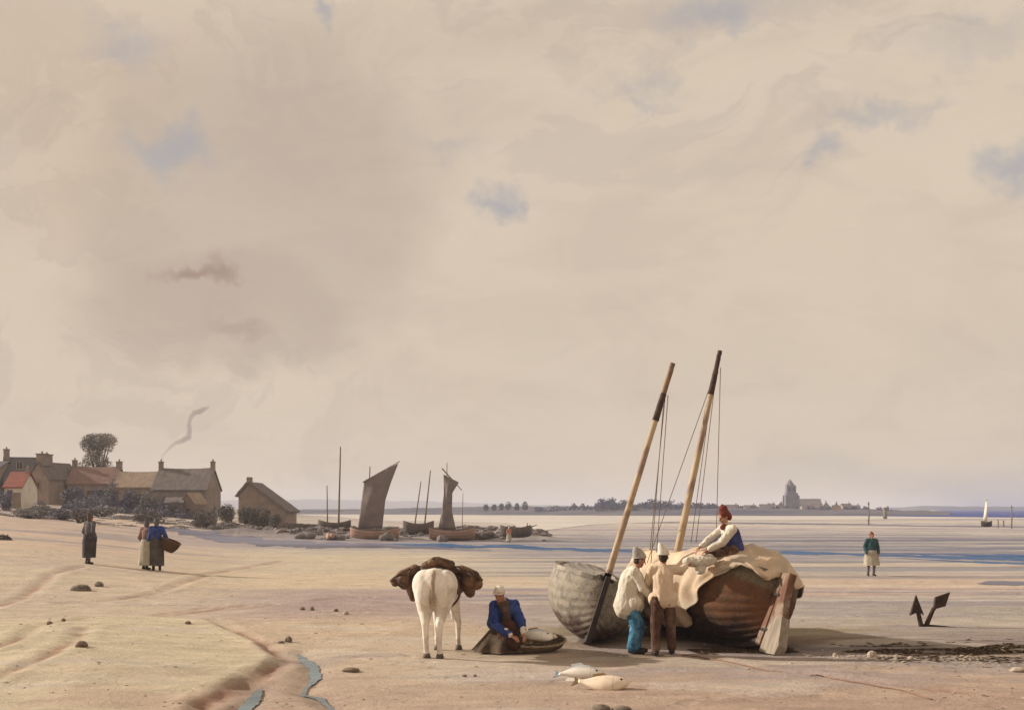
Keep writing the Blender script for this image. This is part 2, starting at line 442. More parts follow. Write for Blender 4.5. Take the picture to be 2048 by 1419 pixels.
def tag(o, label=None, cat=None, group=None, kind=None):
    if label:
        o['label'] = label
    if cat:
        o['category'] = cat
    if group:
        o['group'] = group
    if kind:
        o['kind'] = kind
    return o


def thing(name, label, cat, loc=(0, 0, 0), rot=(0, 0, 0), group=None):
    return tag(link(name, None, loc=loc, rot=rot), label, cat, group)


def bm_mesh(bm, name='mesh', smooth=True):
    bmesh.ops.recalc_face_normals(bm, faces=bm.faces)
    me = bpy.data.meshes.new(name)
    bm.to_mesh(me)
    bm.free()
    if smooth:
        me.polygons.foreach_set('use_smooth', [True] * len(me.polygons))
    return me


def frame(d):
    d = Vector(d).normalized()
    a = Vector((0, 0, 1)) if abs(d.z) < 0.9 else Vector((1, 0, 0))
    u = d.cross(a).normalized()
    return u, d.cross(u).normalized(), d


def ring_skin(bm, rings, cap0=True, cap1=True, closed=True):
    vs = [[bm.verts.new(p) for p in r] for r in rings]
    n = len(vs[0])
    for a, b in zip(vs[:-1], vs[1:]):
        for i in range(n if closed else n - 1):
            j = (i + 1) % n
            bm.faces.new((a[i], a[j], b[j], b[i]))
    if cap0:
        bm.faces.new(vs[0])
    if cap1:
        bm.faces.new(vs[-1])
    return vs


def cap(bm, p0, p1, r0, r1, seg=12, half=4):
    p0, p1 = Vector(p0), Vector(p1)
    if (p1 - p0).length < 1e-5:
        p1 = p0 + Vector((0, 0, 1e-4))
    u, v, d = frame(p1 - p0)
    rings = []
    for k in range(half):
        a = -math.pi / 2 + (k + 0.35) * (math.pi / 2) / half
        rings.append([p0 + d * (r0 * math.sin(a)) + (u * math.cos(t) + v * math.sin(t)) * r0 * math.cos(a)
                      for t in (2 * math.pi * i / seg for i in range(seg))])
    for k in range(1, half + 1):
        a = (k - 0.35) * (math.pi / 2) / half
        rings.append([p1 + d * (r1 * math.sin(a)) + (u * math.cos(t) + v * math.sin(t)) * r1 * math.cos(a)
                      for t in (2 * math.pi * i / seg for i in range(seg))])
    ring_skin(bm, rings)


def chain(bm, pts, radii, seg=12):
    for i in range(len(pts) - 1):
        cap(bm, pts[i], pts[i + 1], radii[i], radii[i + 1], seg)


def ell(bm, c, r, rot=None, seg=14, rows=9):
    c = Vector(c)
    rings = []
    for k in range(rows):
        a = -math.pi / 2 + (k + 0.5) * math.pi / rows
        ring = []
        for i in range(seg):
            t = 2 * math.pi * i / seg
            p = Vector((r[0] * math.cos(a) * math.cos(t), r[1] * math.cos(a) * math.sin(t), r[2] * math.sin(a)))
            if rot is not None:
                p = rot @ p
            ring.append(c + p)
        rings.append(ring)
    ring_skin(bm, rings)


def tube(bm, pts, radii, seg=8):
    """bent tube through the points"""
    pts = [Vector(p) for p in pts]
    if not hasattr(radii, '__len__'):
        radii = [radii] * len(pts)
    rings = []
    for i, p in enumerate(pts):
        d = (pts[min(i + 1, len(pts) - 1)] - pts[max(i - 1, 0)])
        u, v, _ = frame(d)
        if rings:
            # keep the ring from twisting
            q = rings[-1][0] - pts[i - 1]
            dn = d.normalized()
            q = (q - dn * q.dot(dn))
            if q.length > 1e-6:
                u = q.normalized()
                v = dn.cross(u)
        rings.append([p + (u * math.cos(2 * math.pi * k / seg) + v * math.sin(2 * math.pi * k / seg)) * radii[i] for k in range(seg)])
    ring_skin(bm, rings)


def box(bm, c, s, rot=None, bev=0.0):
    c = Vector(c)
    g = bmesh.ops.create_cube(bm, size=1.0)
    for v in g['verts']:
        p = Vector((v.co.x * s[0], v.co.y * s[1], v.co.z * s[2]))
        v.co = c + (rot @ p if rot is not None else p)
    if bev:
        es = list({e for v in g['verts'] for e in v.link_edges})
        bmesh.ops.bevel(bm, geom=es, offset=bev, segments=2, affect='EDGES')


def remesh(bm, voxel, smooth=4, wr=0.0, wsc=8.0, name='mesh', seed=0.0, ws=(1, 1, 1)):
    """fuse overlapping solids into one continuous skin"""
    me = bpy.data.meshes.new('tmp')
    bmesh.ops.recalc_face_normals(bm, faces=bm.faces)
    bm.to_mesh(me)
    bm.free()
    o = bpy.data.objects.new('tmp', me)
    C.objects.link(o)
    r = o.modifiers.new('r', 'REMESH')
    r.mode = 'VOXEL'
    r.voxel_size = voxel
    if smooth:
        s = o.modifiers.new('s', 'SMOOTH')
        s.factor = 0.5
        s.iterations = smooth
    dg = bpy.context.evaluated_depsgraph_get()
    out = bpy.data.meshes.new_from_object(o.evaluated_get(dg))
    out.name = name
    bpy.data.objects.remove(o)
    bpy.data.meshes.remove(me)
    if wr:
        nrm = [v.normal.copy() for v in out.vertices]
        for v, n in zip(out.vertices, nrm):
            q = Vector((v.co.x * ws[0], v.co.y * ws[1], v.co.z * ws[2])) * wsc + Vector((seed, seed * 1.7, 0))
            v.co += n * (wr * (0.7 * mnoise.noise(q) + 1.0 * (0.35 - abs(mnoise.noise(q * 1.5 + Vector((9, 0, 0))))) + 0.6 * (0.3 - abs(mnoise.noise(q * 3.4)))))
    out.polygons.foreach_set('use_smooth', [True] * len(out.polygons))
    return out


def grid_mesh(pts, name='grid', smooth=True):
    """pts: array rows x cols x 3"""
    nr, nc = pts.shape[:2]
    me = bpy.data.meshes.new(name)
    me.vertices.add(nr * nc)
    me.vertices.foreach_set('co', np.ascontiguousarray(pts, dtype=np.float32).ravel())
    idx = np.arange(nr * nc).reshape(nr, nc)
    q = np.stack([idx[:-1, :-1], idx[:-1, 1:], idx[1:, 1:], idx[1:, :-1]], -1).reshape(-1, 4)
    me.loops.add(q.size)
    me.loops.foreach_set('vertex_index', q.ravel().astype(np.int32))
    me.polygons.add(len(q))
    me.polygons.foreach_set('loop_start', (np.arange(len(q)) * 4).astype(np.int32))
    me.polygons.foreach_set('use_smooth', np.full(len(q), smooth))
    me.update(calc_edges=True)
    me.validate()
    return me


# value noise in numpy
_rng = np.random.RandomState(11)
_tab = _rng.rand(256, 256)


def vnoise(x, y):
    xi, yi = np.floor(x).astype(int), np.floor(y).astype(int)
    fx, fy = x - xi, y - yi
    fx, fy = fx * fx * (3 - 2 * fx), fy * fy * (3 - 2 * fy)
    g = lambda a, b: _tab[a % 256, b % 256]
    return (g(xi, yi) * (1 - fx) + g(xi + 1, yi) * fx) * (1 - fy) + (g(xi, yi + 1) * (1 - fx) + g(xi + 1, yi + 1) * fx) * fy


def fbm(x, y, o=4, gain=0.5):
    s, a, t = 0, 1, 0
    for k in range(o):
        s = s + a * (vnoise(x * 2 ** k + 17 * k, y * 2 ** k + 31 * k) - 0.5)
        t += a
        a *= gain
    return s / t


def sst(v, lo, hi):
    t = np.clip((v - lo) / (hi - lo), 0, 1)
    return t * t * (3 - 2 * t)


def g0(px, py):
    Y = CAMH * F / (py - HZ)
    return ((px - 1024) * Y / F, Y)


def seg_dist(X, Y, poly):
    d = np.full(X.shape, 1e9)
    for (ax, ay), (bx, by) in zip(poly[:-1], poly[1:]):
        vx, vy = bx - ax, by - ay
        t = np.clip(((X - ax) * vx + (Y - ay) * vy) / (vx * vx + vy * vy + 1e-9), 0, 1)
        d = np.minimum(d, np.hypot(X - ax - t * vx, Y - ay - t * vy))
    return d


# ------------------------------------------------------------------ the beach
RUTS = [[g0(*p) for p in q] for q in [
    [(-60, 1395), (40, 1355), (110, 1325), (150, 1300), (165, 1275)],
    [(-40, 1315), (20, 1300), (80, 1268), (180, 1245), (290, 1240), (380, 1225), (470, 1212), (560, 1205), (680, 1196), (830, 1196)],
    [(-30, 1218), (40, 1200), (110, 1165), (165, 1155)],
    [(120, 1205), (230, 1200), (320, 1185), (420, 1150), (560, 1122)],
    [(400, 1419), (470, 1378), (530, 1345), (575, 1322)],
    [(420, 1240), (470, 1265), (530, 1290), (570, 1315)],
    [(1360, 1308), (1460, 1325), (1530, 1342), (1640, 1352), (1800, 1372), (2080, 1400)],
    [(300, 1232), (420, 1212), (520, 1214)],
]]
MOUND = [g0(*p) for p in [(-200, 1255), (120, 1245), (300, 1240), (420, 1246), (520, 1285), (566, 1320), (530, 1350), (470, 1385), (400, 1430), (-200, 1600)]]
STREAM = [g0(*p) for p in [(596, 1303), (612, 1318), (628, 1330), (632, 1348), (612, 1366), (606, 1380), (640, 1386), (660, 1404), (690, 1416)]]
STREAM2 = [g0(*p) for p in [(520, 1372), (508, 1392), (490, 1412), (470, 1440)]]


def inside(X, Y, poly):
    c = np.zeros(X.shape, bool)
    n = len(poly)
    for i in range(n):
        (x1, y1), (x2, y2) = poly[i], poly[(i + 1) % n]
        cond = ((y1 > Y) != (y2 > Y)) & (X < (x2 - x1) * (Y - y1) / (y2 - y1 + 1e-12) + x1)
        c ^= cond
    return c


def terrain(X, Y):
    X, Y = np.asarray(X, float), np.asarray(Y, float)
    hX = np.interp(X, [-140, -90, -58, -46, -38, -30, -24, -16, -8, 4], [4.0, 4.0, 3.3, 2.6, 1.9, 1.3, 0.8, 0.35, 0.12, 0.0])
    s = sst(Y + 6 * fbm(X * 0.08, Y * 0.08), 48, 128) * (1 - sst(Y, 190, 250))
    z = hX * s
    z = z + fbm(X * 0.25, Y * 0.25, 3) * 0.35 * sst(hX * s, 0.2, 1.2)
    z = z + 0.95 * sst(-X / np.maximum(Y, 1) + 0.03 * fbm(X * 0.1, Y * 0.1, 3), 0.20, 0.44) * sst(Y, 30, 54) * (1 - sst(Y, 84, 116))
    tap = sst(X, -30, -22) * (1 - sst(X, 0.5, 5.0))
    z = np.maximum(z, (0.80 + 0.8 * fbm(X * 0.5, Y * 0.3)) * np.exp(-((Y - 99) / 4.5) ** 2) * tap)
    near = 1 - sst(Y, 28, 50)
    z = z + near * (0.16 * fbm(X * 0.22, Y * 0.22, 3) + 0.030 * fbm(X * 1.4, Y * 1.6, 3))
    # foreground mound on the left with a little scarp towards the stream
    sd = seg_dist(X, Y, MOUND + MOUND[:1]) * np.where(inside(X, Y, MOUND), 1, -1)
    sd = sd + 0.25 * fbm(X * 1.5, Y * 1.5, 3)
    z = z + 0.085 * sst(sd, -0.12, 0.25) + 0.12 * sst(sd, 0.2, 3.0)
    for k, r in enumerate(RUTS):
        d = seg_dist(X, Y, r) + 0.08 * fbm(X * 2 + k, Y * 2, 2)
        wd = 0.10 + 0.0025 * Y
        z = z - 0.034 * np.exp(-(d / wd) ** 2) + 0.018 * np.exp(-((d - 2.1 * wd) / wd) ** 2)
    for r in (STREAM, STREAM2):
        d = seg_dist(X, Y, r)
        z = z - 0.07 * np.exp(-(d / 0.22) ** 2)
    return z


def tz(x, y):
    return float(terrain(np.array([x]), np.array([y]))[0])


def G(px, py):
    """point of the ground seen along one direction from the camera"""
    Y = CAMH * F / max(py - HZ, 1.0)
    for _ in range(12):
        x = (px - 1024) * Y / F
        z = tz(x, Y)
        Yn = (CAMH - z) * F / max(py - HZ, 1.0)
        Y = 0.5 * Y + 0.5 * Yn
    x = (px - 1024) * Y / F
    return Vector((x, Y, tz(x, Y)))


_nx = np.linspace(-22, 22, 881)
_ny = np.linspace(14, 44, 601)
_nz = terrain(*np.meshgrid(_nx, _ny))
_bx = np.linspace(-90, 12, 256)
_by = np.linspace(60, 170, 256)
_bz = terrain(*np.meshgrid(_bx, _by))


def tz_fast(x, y):
    """height of the ground from a table"""
    a, b, c = (_nx, _ny, _nz) if y < 44 else (_bx, _by, _bz)
    i = min(len(a) - 1, max(0, int(round((x - a[0]) / (a[1] - a[0])))))
    j = min(len(b) - 1, max(0, int(round((y - b[0]) / (b[1] - b[0])))))
    return float(c[j, i])


TAB_R = [(1018, (158, 152, 152)), (1030, (158, 150, 150)), (1040, (186, 172, 160)), (1047, (212, 194, 170)), (1053, (206, 186, 166)), (1059, (166, 152, 152)),
         (1067, (210, 192, 170)), (1075, (160, 147, 146)), (1084, (126, 119, 124)), (1096, (138, 131, 138)), (1112, (156, 146, 147)),
         (1128, (202, 182, 158)), (1150, (196, 176, 154)), (1165, (206, 180, 154)), (1186, (202, 170, 148)), (1205, (168, 154, 140)),
         (1225, (176, 161, 145)), (1245, (184, 166, 147)), (1262, (164, 144, 114)), (1285, (146, 120, 92)), (1310, (160, 138, 116)),
         (1330, (188, 163, 140)), (1360, (194, 165, 140)), (1440, (188, 158, 134))]
TAB_L = [(1018, (180, 170, 160)), (1050, (188, 174, 160)), (1070, (200, 181, 160)), (1086, (160, 147, 148)), (1094, (168, 155, 150)), (1102, (200, 182, 158)),
         (1118, (208, 188, 156)), (1140, (212, 190, 156)), (1165, (210, 186, 154)), (1185, (188, 163, 148)), (1205, (178, 153, 141)), (1225, (188, 162, 145)),
         (1250, (210, 184, 152)), (1280, (204, 178, 148)), (1310, (210, 186, 156)), (1360, (200, 174, 147)), (1440, (198, 170, 146))]


def build_beach():
    pys = np.concatenate([np.linspace(2600, 1470, 60), np.linspace(1466, 1150, 260), np.linspace(1149, 1024, 180), np.array([1023, 1022, 1021, 1020, 1019, 1018.2])])
    Yr = CAMH * F / (pys - HZ)
    us = np.concatenate([np.linspace(-3.0, -0.56, 60), np.linspace(-0.55, 0.55, 760), np.linspace(0.56, 3.0, 60)])
    X = us[None, :] * Yr[:, None]
    Y = np.repeat(Yr[:, None], len(us), 1)
    Z = terrain(X, Y)
    me = grid_mesh(np.stack([X, Y, Z], -1), 'beach')
    px = X / Y * F + 1024
    py = HZ + CAMH * F / Y
    # sand tones lie in bands along the shore, wavering
    e = py + (py - 1010) * (0.16 * fbm(X * 0.10, Y * 0.35, 3) + 0.09 * fbm(X * 0.5, Y * 1.8, 3)) + (py - HZ) * 0.02 * (X / Y) * 4
    def table(T):
        ks = np.array([k for k, _ in T], float)
        cs = np.array([lin(c) for _, c in T])
        return np.stack([np.interp(e, ks, cs[:, i]) for i in range(3)], -1)
    f = sst(px + 260 * fbm(X * 0.15, Y * 0.15, 2), 850, 1250)[..., None]
    col = table(TAB_L) * (1 - f) + table(TAB_R) * f
    def over(mask, c, amt=1.0):
        nonlocal col
        mm = (mask * amt)[..., None]
        col = col * (1 - mm) + np.array(lin(c)) * mm
    hb = terrain(X, Y)
    over((1 - sst(px + 200 * fbm(X * 0.3, Y * 0.3, 3), 280, 560)) * sst(py, 1140, 1175) * (1 - sst(py, 1300, 1360)), (209, 187, 156), 0.8)
    # sandy slope up to the village, with grey-green turf higher up
    up = sst(-X / Y, 0.16, 0.34) * sst(Y, 36, 60)
    over(up, (204, 176, 150), 0.85)
    over(up * sst(fbm(X * 0.12, Y * 0.3, 4), 0.02, 0.16), (160, 146, 140), 0.8)
    over(sst(hb, 0.9, 2.0) * sst(Y, 60, 100) * sst(fbm(X * 0.2, Y * 0.25, 4) + 0.05, -0.05, 0.1), (140, 130, 126), 0.8)
    over(np.exp(-((Y - 99) / 5.5) ** 2) * sst(X, -30, -22) * (1 - sst(X, 2, 9)), (112, 102, 100), 0.9)
    sd = seg_dist(X, Y, MOUND + MOUND[:1]) * np.where(inside(X, Y, MOUND), 1, -1) + 0.5 * fbm(X * 0.8, Y * 0.8, 3)
    over(sst(sd, -0.05, 0.5), (212, 193, 158), 0.75)
    over(sst(sd, -0.35, -0.05) * (1 - sst(sd, -0.05, 0.12)) * sst(px, 330, 480), (186, 150, 128), 0.6)
    over(sst(py, 1340, 1419) * (1 - sst(px, 520, 700)) * sst(fbm(X * 0.6, Y * 0.9, 3), -0.05, 0.15), (200, 166, 142), 0.5)
    for k, r in enumerate(RUTS):
        d = seg_dist(X, Y, r) + 0.10 * fbm(X * 2 + k, Y * 2, 2)
        over(np.exp(-(d / (0.07 + 0.0022 * Y)) ** 2) * (0.25 + 0.75 * sst(fbm(X * 0.9 + 9 * k, Y * 0.9, 3), -0.15, 0.12)), (168, 122, 98), 0.75)
    for r in (STREAM, STREAM2):
        d = seg_dist(X, Y, r) + 0.1 * fbm(X * 3, Y * 3, 2)
        over(np.exp(-(d / 0.30) ** 2), (176, 150, 130), 0.6)
    # weed and pebble ridge along the right; dark band also paints boat shadow
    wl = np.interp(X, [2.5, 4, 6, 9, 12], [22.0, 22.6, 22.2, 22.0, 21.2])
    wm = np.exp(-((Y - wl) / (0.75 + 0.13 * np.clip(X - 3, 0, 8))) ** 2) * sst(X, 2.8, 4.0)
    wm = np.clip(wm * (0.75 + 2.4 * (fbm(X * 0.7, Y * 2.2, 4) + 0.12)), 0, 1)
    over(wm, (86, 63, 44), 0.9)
    wl2 = np.interp(X, [5.5, 8, 12], [20.6, 19.6, 18.6])
    wm2 = np.exp(-((Y - wl2) / 0.8) ** 2) * sst(X, 4.5, 6.5)
    over(wm2 * sst(fbm(X * 2, Y * 4, 4), 0.0, 0.15), (206, 190, 168), 0.6)
    over(wm2 * sst(fbm(X * 2 + 40, Y * 4, 4), 0.03, 0.15), (120, 100, 74), 0.7)
    over(np.exp(-((X - 4.2) / 0.5) ** 2 - ((Y - 16.6) / 0.35) ** 2) * sst(fbm(X * 3, Y * 3, 3), -0.1, 0.1), (130, 112, 92), 0.6)
    rt = 0.18 + 0.82 * sst(px, 700, 1050)
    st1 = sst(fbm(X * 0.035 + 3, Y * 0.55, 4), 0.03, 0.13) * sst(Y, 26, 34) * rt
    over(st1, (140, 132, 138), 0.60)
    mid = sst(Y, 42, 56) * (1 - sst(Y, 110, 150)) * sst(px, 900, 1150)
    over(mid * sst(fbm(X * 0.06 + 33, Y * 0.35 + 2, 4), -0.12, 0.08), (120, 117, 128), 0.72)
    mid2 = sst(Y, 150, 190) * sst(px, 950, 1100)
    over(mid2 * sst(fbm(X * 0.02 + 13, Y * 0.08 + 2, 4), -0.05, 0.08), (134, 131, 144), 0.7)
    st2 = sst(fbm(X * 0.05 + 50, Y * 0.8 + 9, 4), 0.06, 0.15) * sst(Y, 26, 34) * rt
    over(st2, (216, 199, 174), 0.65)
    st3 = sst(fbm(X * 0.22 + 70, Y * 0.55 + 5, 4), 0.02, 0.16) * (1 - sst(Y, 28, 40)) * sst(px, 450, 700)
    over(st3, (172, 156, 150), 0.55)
    st4 = sst(fbm(X * 0.3 + 20, Y * 0.7 + 15, 4), 0.05, 0.16) * (1 - sst(Y, 28, 40))
    over(st4, (212, 194, 172), 0.5)
    col *= np.array([0.90, 0.94, 1.02]) * (1 + 0.14 * fbm(X * 1.7, Y * 3.2, 4)[..., None] * 2)
    wet = sst(py, 1250, 1150) * sst(Y, 24, 40) * sst(fbm(X * 0.05, Y * 0.4, 3), -0.12, 0.12) * (1 - up)
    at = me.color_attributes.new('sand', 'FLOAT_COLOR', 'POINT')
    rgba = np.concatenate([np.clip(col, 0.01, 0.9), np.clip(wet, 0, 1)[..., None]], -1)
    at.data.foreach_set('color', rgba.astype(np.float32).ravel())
    m = bpy.data.materials.new('beach_sand')
    m.use_nodes = True
    t = NT(m.node_tree)
    o = t.n('ShaderNodeOutputMaterial')
    b = t.n('ShaderNodeBsdfPrincipled')
    a = t.n('ShaderNodeAttribute', attribute_name='sand')
    tcn = t.n('ShaderNodeTexCoord')
    n1 = t.noise(t.mapping(tcn.outputs['Object'], (0.7, 1.6, 1)), 1.3, 8, 0.65)
    n2 = t.noise(tcn.outputs['Object'], 14, 6, 0.7)
    n3 = t.noise(tcn.outputs['Object'], 70, 3, 0.6)
    k = t.math('ADD', t.math('MULTIPLY', t.math('SUBTRACT', n1.outputs[0], 0.5), 0.75),
               t.math('MULTIPLY', t.math('SUBTRACT', n2.outputs[0], 0.5), 0.75))
    k = t.math('ADD', k, t.math('MULTIPLY', t.math('SUBTRACT', n3.outputs[0], 0.5), 0.80))
    k = t.math('ADD', 1.0, k)
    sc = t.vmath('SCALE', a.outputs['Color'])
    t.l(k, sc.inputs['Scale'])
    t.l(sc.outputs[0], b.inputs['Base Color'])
    rg = t.n('ShaderNodeMapRange')
    t.l(a.outputs['Alpha'], rg.inputs[0])
    rg.inputs[3].default_value = 0.95
    rg.inputs[4].default_value = 0.32
    t.l(rg.outputs[0], b.inputs['Roughness'])
    b.inputs['Specular IOR Level'].default_value = 0.25
    bp = t.n('ShaderNodeBump')
    bp.inputs['Strength'].default_value = 0.85
    bp.inputs['Distance'].default_value = 0.075
    vo = t.n('ShaderNodeTexVoronoi', feature='SMOOTH_F1')
    t.l(tcn.outputs['Object'], vo.inputs['Vector'])
    vo.inputs['Scale'].default_value = 2.6
    nm = t.noise(tcn.outputs['Object'], 0.35, 3, 0.6)
    dents = t.math('MULTIPLY', t.smooth(vo.outputs['Distance'], 0.12, 0.34), t.smooth(nm.outputs[0], 0.42, 0.60))
    hsum = t.math('ADD', n2.outputs[0], t.math('MULTIPLY', n3.outputs[0], 0.5))
    hsum = t.math('ADD', hsum, t.math('MULTIPLY', dents, 0.75))
    t.l(t.math('ADD', hsum, t.math('MULTIPLY', n1.outputs[0], 0.8)), bp.inputs['Height'])
    t.l(bp.outputs[0], b.inputs['Normal'])
    t.l(b.outputs[0], o.inputs[0])
    tag(link('beach', me, m), kind='structure')


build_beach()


def ribbon(name, rows, m, z=None, jit=0.0, sub=14, dz=0.012):
    """a sheet of water: rows of (x, y_near, y_far) in metres"""
    rows = np.array(rows, float)
    tt = np.linspace(0, len(rows) - 1, (len(rows) - 1) * sub + 1)
    X = np.interp(tt, range(len(rows)), rows[:, 0])
    A = np.interp(tt, range(len(rows)), rows[:, 1])
    B = np.interp(tt, range(len(rows)), rows[:, 2])
    wd = B - A
    A = A + wd * jit * fbm(X * 0.9, A * 0 + 3, 4) * 2
    B = B + wd * jit * fbm(X * 0.9, A * 0 + 8, 4) * 2
    k = np.linspace(0, 1, 5)
    XX = np.repeat(X[:, None], 5, 1)
    YY = A[:, None] * (1 - k) + B[:, None] * k
    ZZ = np.full(XX.shape, z if z is not None else 0.0)
    if z is None:
        ZZ = terrain(XX, YY) + dz
    return tag(link(name, grid_mesh(np.stack([XX, YY, ZZ], -1), name), m), kind='structure')


M['water_blue'] = mat_water('tide_channel_water', (0.006, 0.050, 0.14), 0.45, 0.07, 1.0)
M['water_violet'] = mat_water('violet_wet_flat', (0.085, 0.082, 0.12), 0.4, 0.10, 0.5)
M['water_stream'] = mat_water('stream_water', (0.055, 0.105, 0.125), 0.15, 0.18, 0.12, (2, 2, 2), 4)
M['sea_pale'] = mat_water('pale_sea', (0.42, 0.37, 0.32), 0.30, 0.35, 0.35, (0.05, 0.25, 1), 1.0)
M['sea_blue'] = mat_water('deep_sea', (0.008, 0.022, 0.16), 0.6, 0.03, 0.5, (0.02, 0.08, 1), 1.0)


def rib_px(L):
    return [(g0(px, (b + a) / 2)[0], CAMH * F / (b - HZ), CAMH * F / (a - HZ)) for px, a, b in L]


ribbon('tide_channel', rib_px([(700, 1089.5, 1091), (830, 1088, 1092), (1000, 1090, 1096), (1200, 1097.5, 1103), (1400, 1100, 1106.5), (1580, 1102, 1109),
                               (1700, 1103.5, 1111), (1800, 1107, 1114), (1900, 1109.5, 1118), (2100, 1113, 1123), (2500, 1120, 1130)]), 'water_blue', None, 0.55, 60, 0.008)
ribbon('tide_channel', rib_px([(1740, 1104, 1105), (1850, 1106, 1108.5), (1980, 1108, 1111.5), (2200, 1110, 1114), (2500, 1113, 1118)]), 'water_blue', None, 0.9, 60, 0.008)
ribbon('tide_channel', rib_px([(1790, 1115, 1116), (1880, 1118, 1122), (1990, 1122, 1127), (2200, 1125, 1131), (2500, 1128, 1136)]), 'water_blue', None, 0.8, 60, 0.008)
ribbon('shallow_water', rib_px([(1960, 1166, 1168), (2010, 1163, 1170), (2080, 1162, 1172)]), 'water_violet', None, 0.5, 40, 0.012)
ribbon('wet_channel', rib_px([(330, 1076, 1079), (420, 1080, 1087), (520, 1084, 1093), (640, 1088, 1098), (740, 1089, 1096), (860, 1093.5, 1098), (980, 1099, 1101)]), 'water_violet', None, 0.35, 40, 0.010)
ribbon('shallow_water', rib_px([(1320, 1043, 1045), (1500, 1044, 1048), (1700, 1046, 1050), (1850, 1049, 1053), (2150, 1052, 1056)]), 'water_violet', None, 0.3, 20, 0.012)


def stream_mesh(name, pts, wid, m):
    pts = [Vector((x, y, 0)) for x, y in pts]
    fine = []
    for i in range(len(pts) - 1):
        for k in range(16):
            fine.append((pts[i].lerp(pts[i + 1], k / 16), wid[i] + (wid[i + 1] - wid[i]) * k / 16))
    fine.append((pts[-1], wid[-1]))
    A = []
    for i, (p, wv) in enumerate(fine):
        d = (fine[min(i + 1, len(fine) - 1)][0] - fine[max(i - 1, 0)][0]).normalized()
        n = Vector((-d.y, d.x, 0))
        zz = tz(p.x, p.y) + 0.022
        A.append([(*(p + n * wv * k * (1 + 0.55 * mnoise.noise(p * 3.5 + Vector((0, 0, 4 * k))) + 0.35 * mnoise.noise(p * 11 + Vector((0, 0, 4 * k))))).xy, zz) for k in (-1, -0.4, 0.4, 1)])
    return tag(link(name, grid_mesh(np.array(A), name), m), kind='structure')


stream_mesh('stream', STREAM, [0.02, 0.10, 0.085, 0.065, 0.022, 0.035, 0.06, 0.03, 0.015], 'water_stream')
stream_mesh('brook', STREAM2, [0.04, 0.085, 0.10, 0.13], 'water_stream')


# sea beyond the flats
def sea_sheet(name, front, far, z, m):
    xs = np.array([p[0] for p in front])
    ys = np.array([p[1] for p in front])
    tt = np.linspace(0, 1, 120)
    X = np.interp(tt, np.linspace(0, 1, len(xs)), xs)
    Y = np.interp(tt, np.linspace(0, 1, len(ys)), ys)
    Y = Y * (1 + 0.10 * fbm(X * 0.03, Y * 0 + 2, 4))
    ks = np.linspace(0, 1, 14) ** 3
    XX = X[:, None] * (1 + ks * (far / 300 - 1))
    YY = Y[:, None] * (1 - ks) + far * ks
    return tag(link(name, grid_mesh(np.stack([XX, YY, np.full(XX.shape, z)], -1), name), m), kind='structure')


sea_sheet('sea', [(-400, 235), (-120, 235), (-60, 225), (-30, 150), (-14, 118), (2, 128), (12, 190), (40, 260), (110, 300), (240, 330), (500, 340)], 14000, 0.035, 'sea_pale')
sea_sheet('open_sea', [(112, 420), (122, 372), (138, 330), (180, 300), (260, 295), (600, 300)], 13900, 0.075, 'sea_blue')


# ------------------------------------------------------------------ far shore
def far_ridge(name, rows, m, thick, amp=0.0):
    """rows: (px, py_top, py_base, Y): a long low land with a front slope and depth"""
    tt = np.linspace(0, len(rows) - 1, (len(rows) - 1) * 12 + 1)
    a = np.array(rows, float)
    px, pt, pb, Yv = [np.interp(tt, range(len(rows)), a[:, i]) for i in range(4)]
    X = (px - 1024) * Yv / F
    Zt = CAMH - (pt - HZ) * Yv / F
    Zt = Zt + amp * fbm(X * 12 / Yv[0] * 8, X * 0, 4)
    prof = [(-0.0, 0.0), (0.12, 0.35), (0.3, 0.75), (0.6, 1.0), (1.0, 1.0), (1.6, 0.0)]
    G3 = [np.stack([X * (1 + thick * k / Yv), Yv + thick * k, np.maximum(Zt, 0.05) * h + (-0.2 if h == 0 else 0)], -1) for k, h in prof]
    return tag(link(name, grid_mesh(np.stack(G3, 1), name), m), kind='structure')


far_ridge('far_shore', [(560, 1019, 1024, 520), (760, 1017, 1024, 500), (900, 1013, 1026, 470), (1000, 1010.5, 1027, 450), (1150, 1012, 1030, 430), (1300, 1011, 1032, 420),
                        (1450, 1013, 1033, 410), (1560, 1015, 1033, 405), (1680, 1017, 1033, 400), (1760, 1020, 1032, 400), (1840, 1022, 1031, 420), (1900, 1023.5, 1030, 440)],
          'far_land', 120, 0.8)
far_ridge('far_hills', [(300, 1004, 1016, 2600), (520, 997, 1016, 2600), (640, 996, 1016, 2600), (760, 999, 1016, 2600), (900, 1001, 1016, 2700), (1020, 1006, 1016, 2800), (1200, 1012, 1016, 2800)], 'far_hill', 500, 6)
far_ridge('far_headland', [(1780, 1014, 1018, 1500), (1850, 1010.5, 1018, 1500), (1960, 1011, 1018, 1500), (2060, 1012, 1018, 1500), (2300, 1014, 1018, 1600)], 'far_hill', 400, 2)


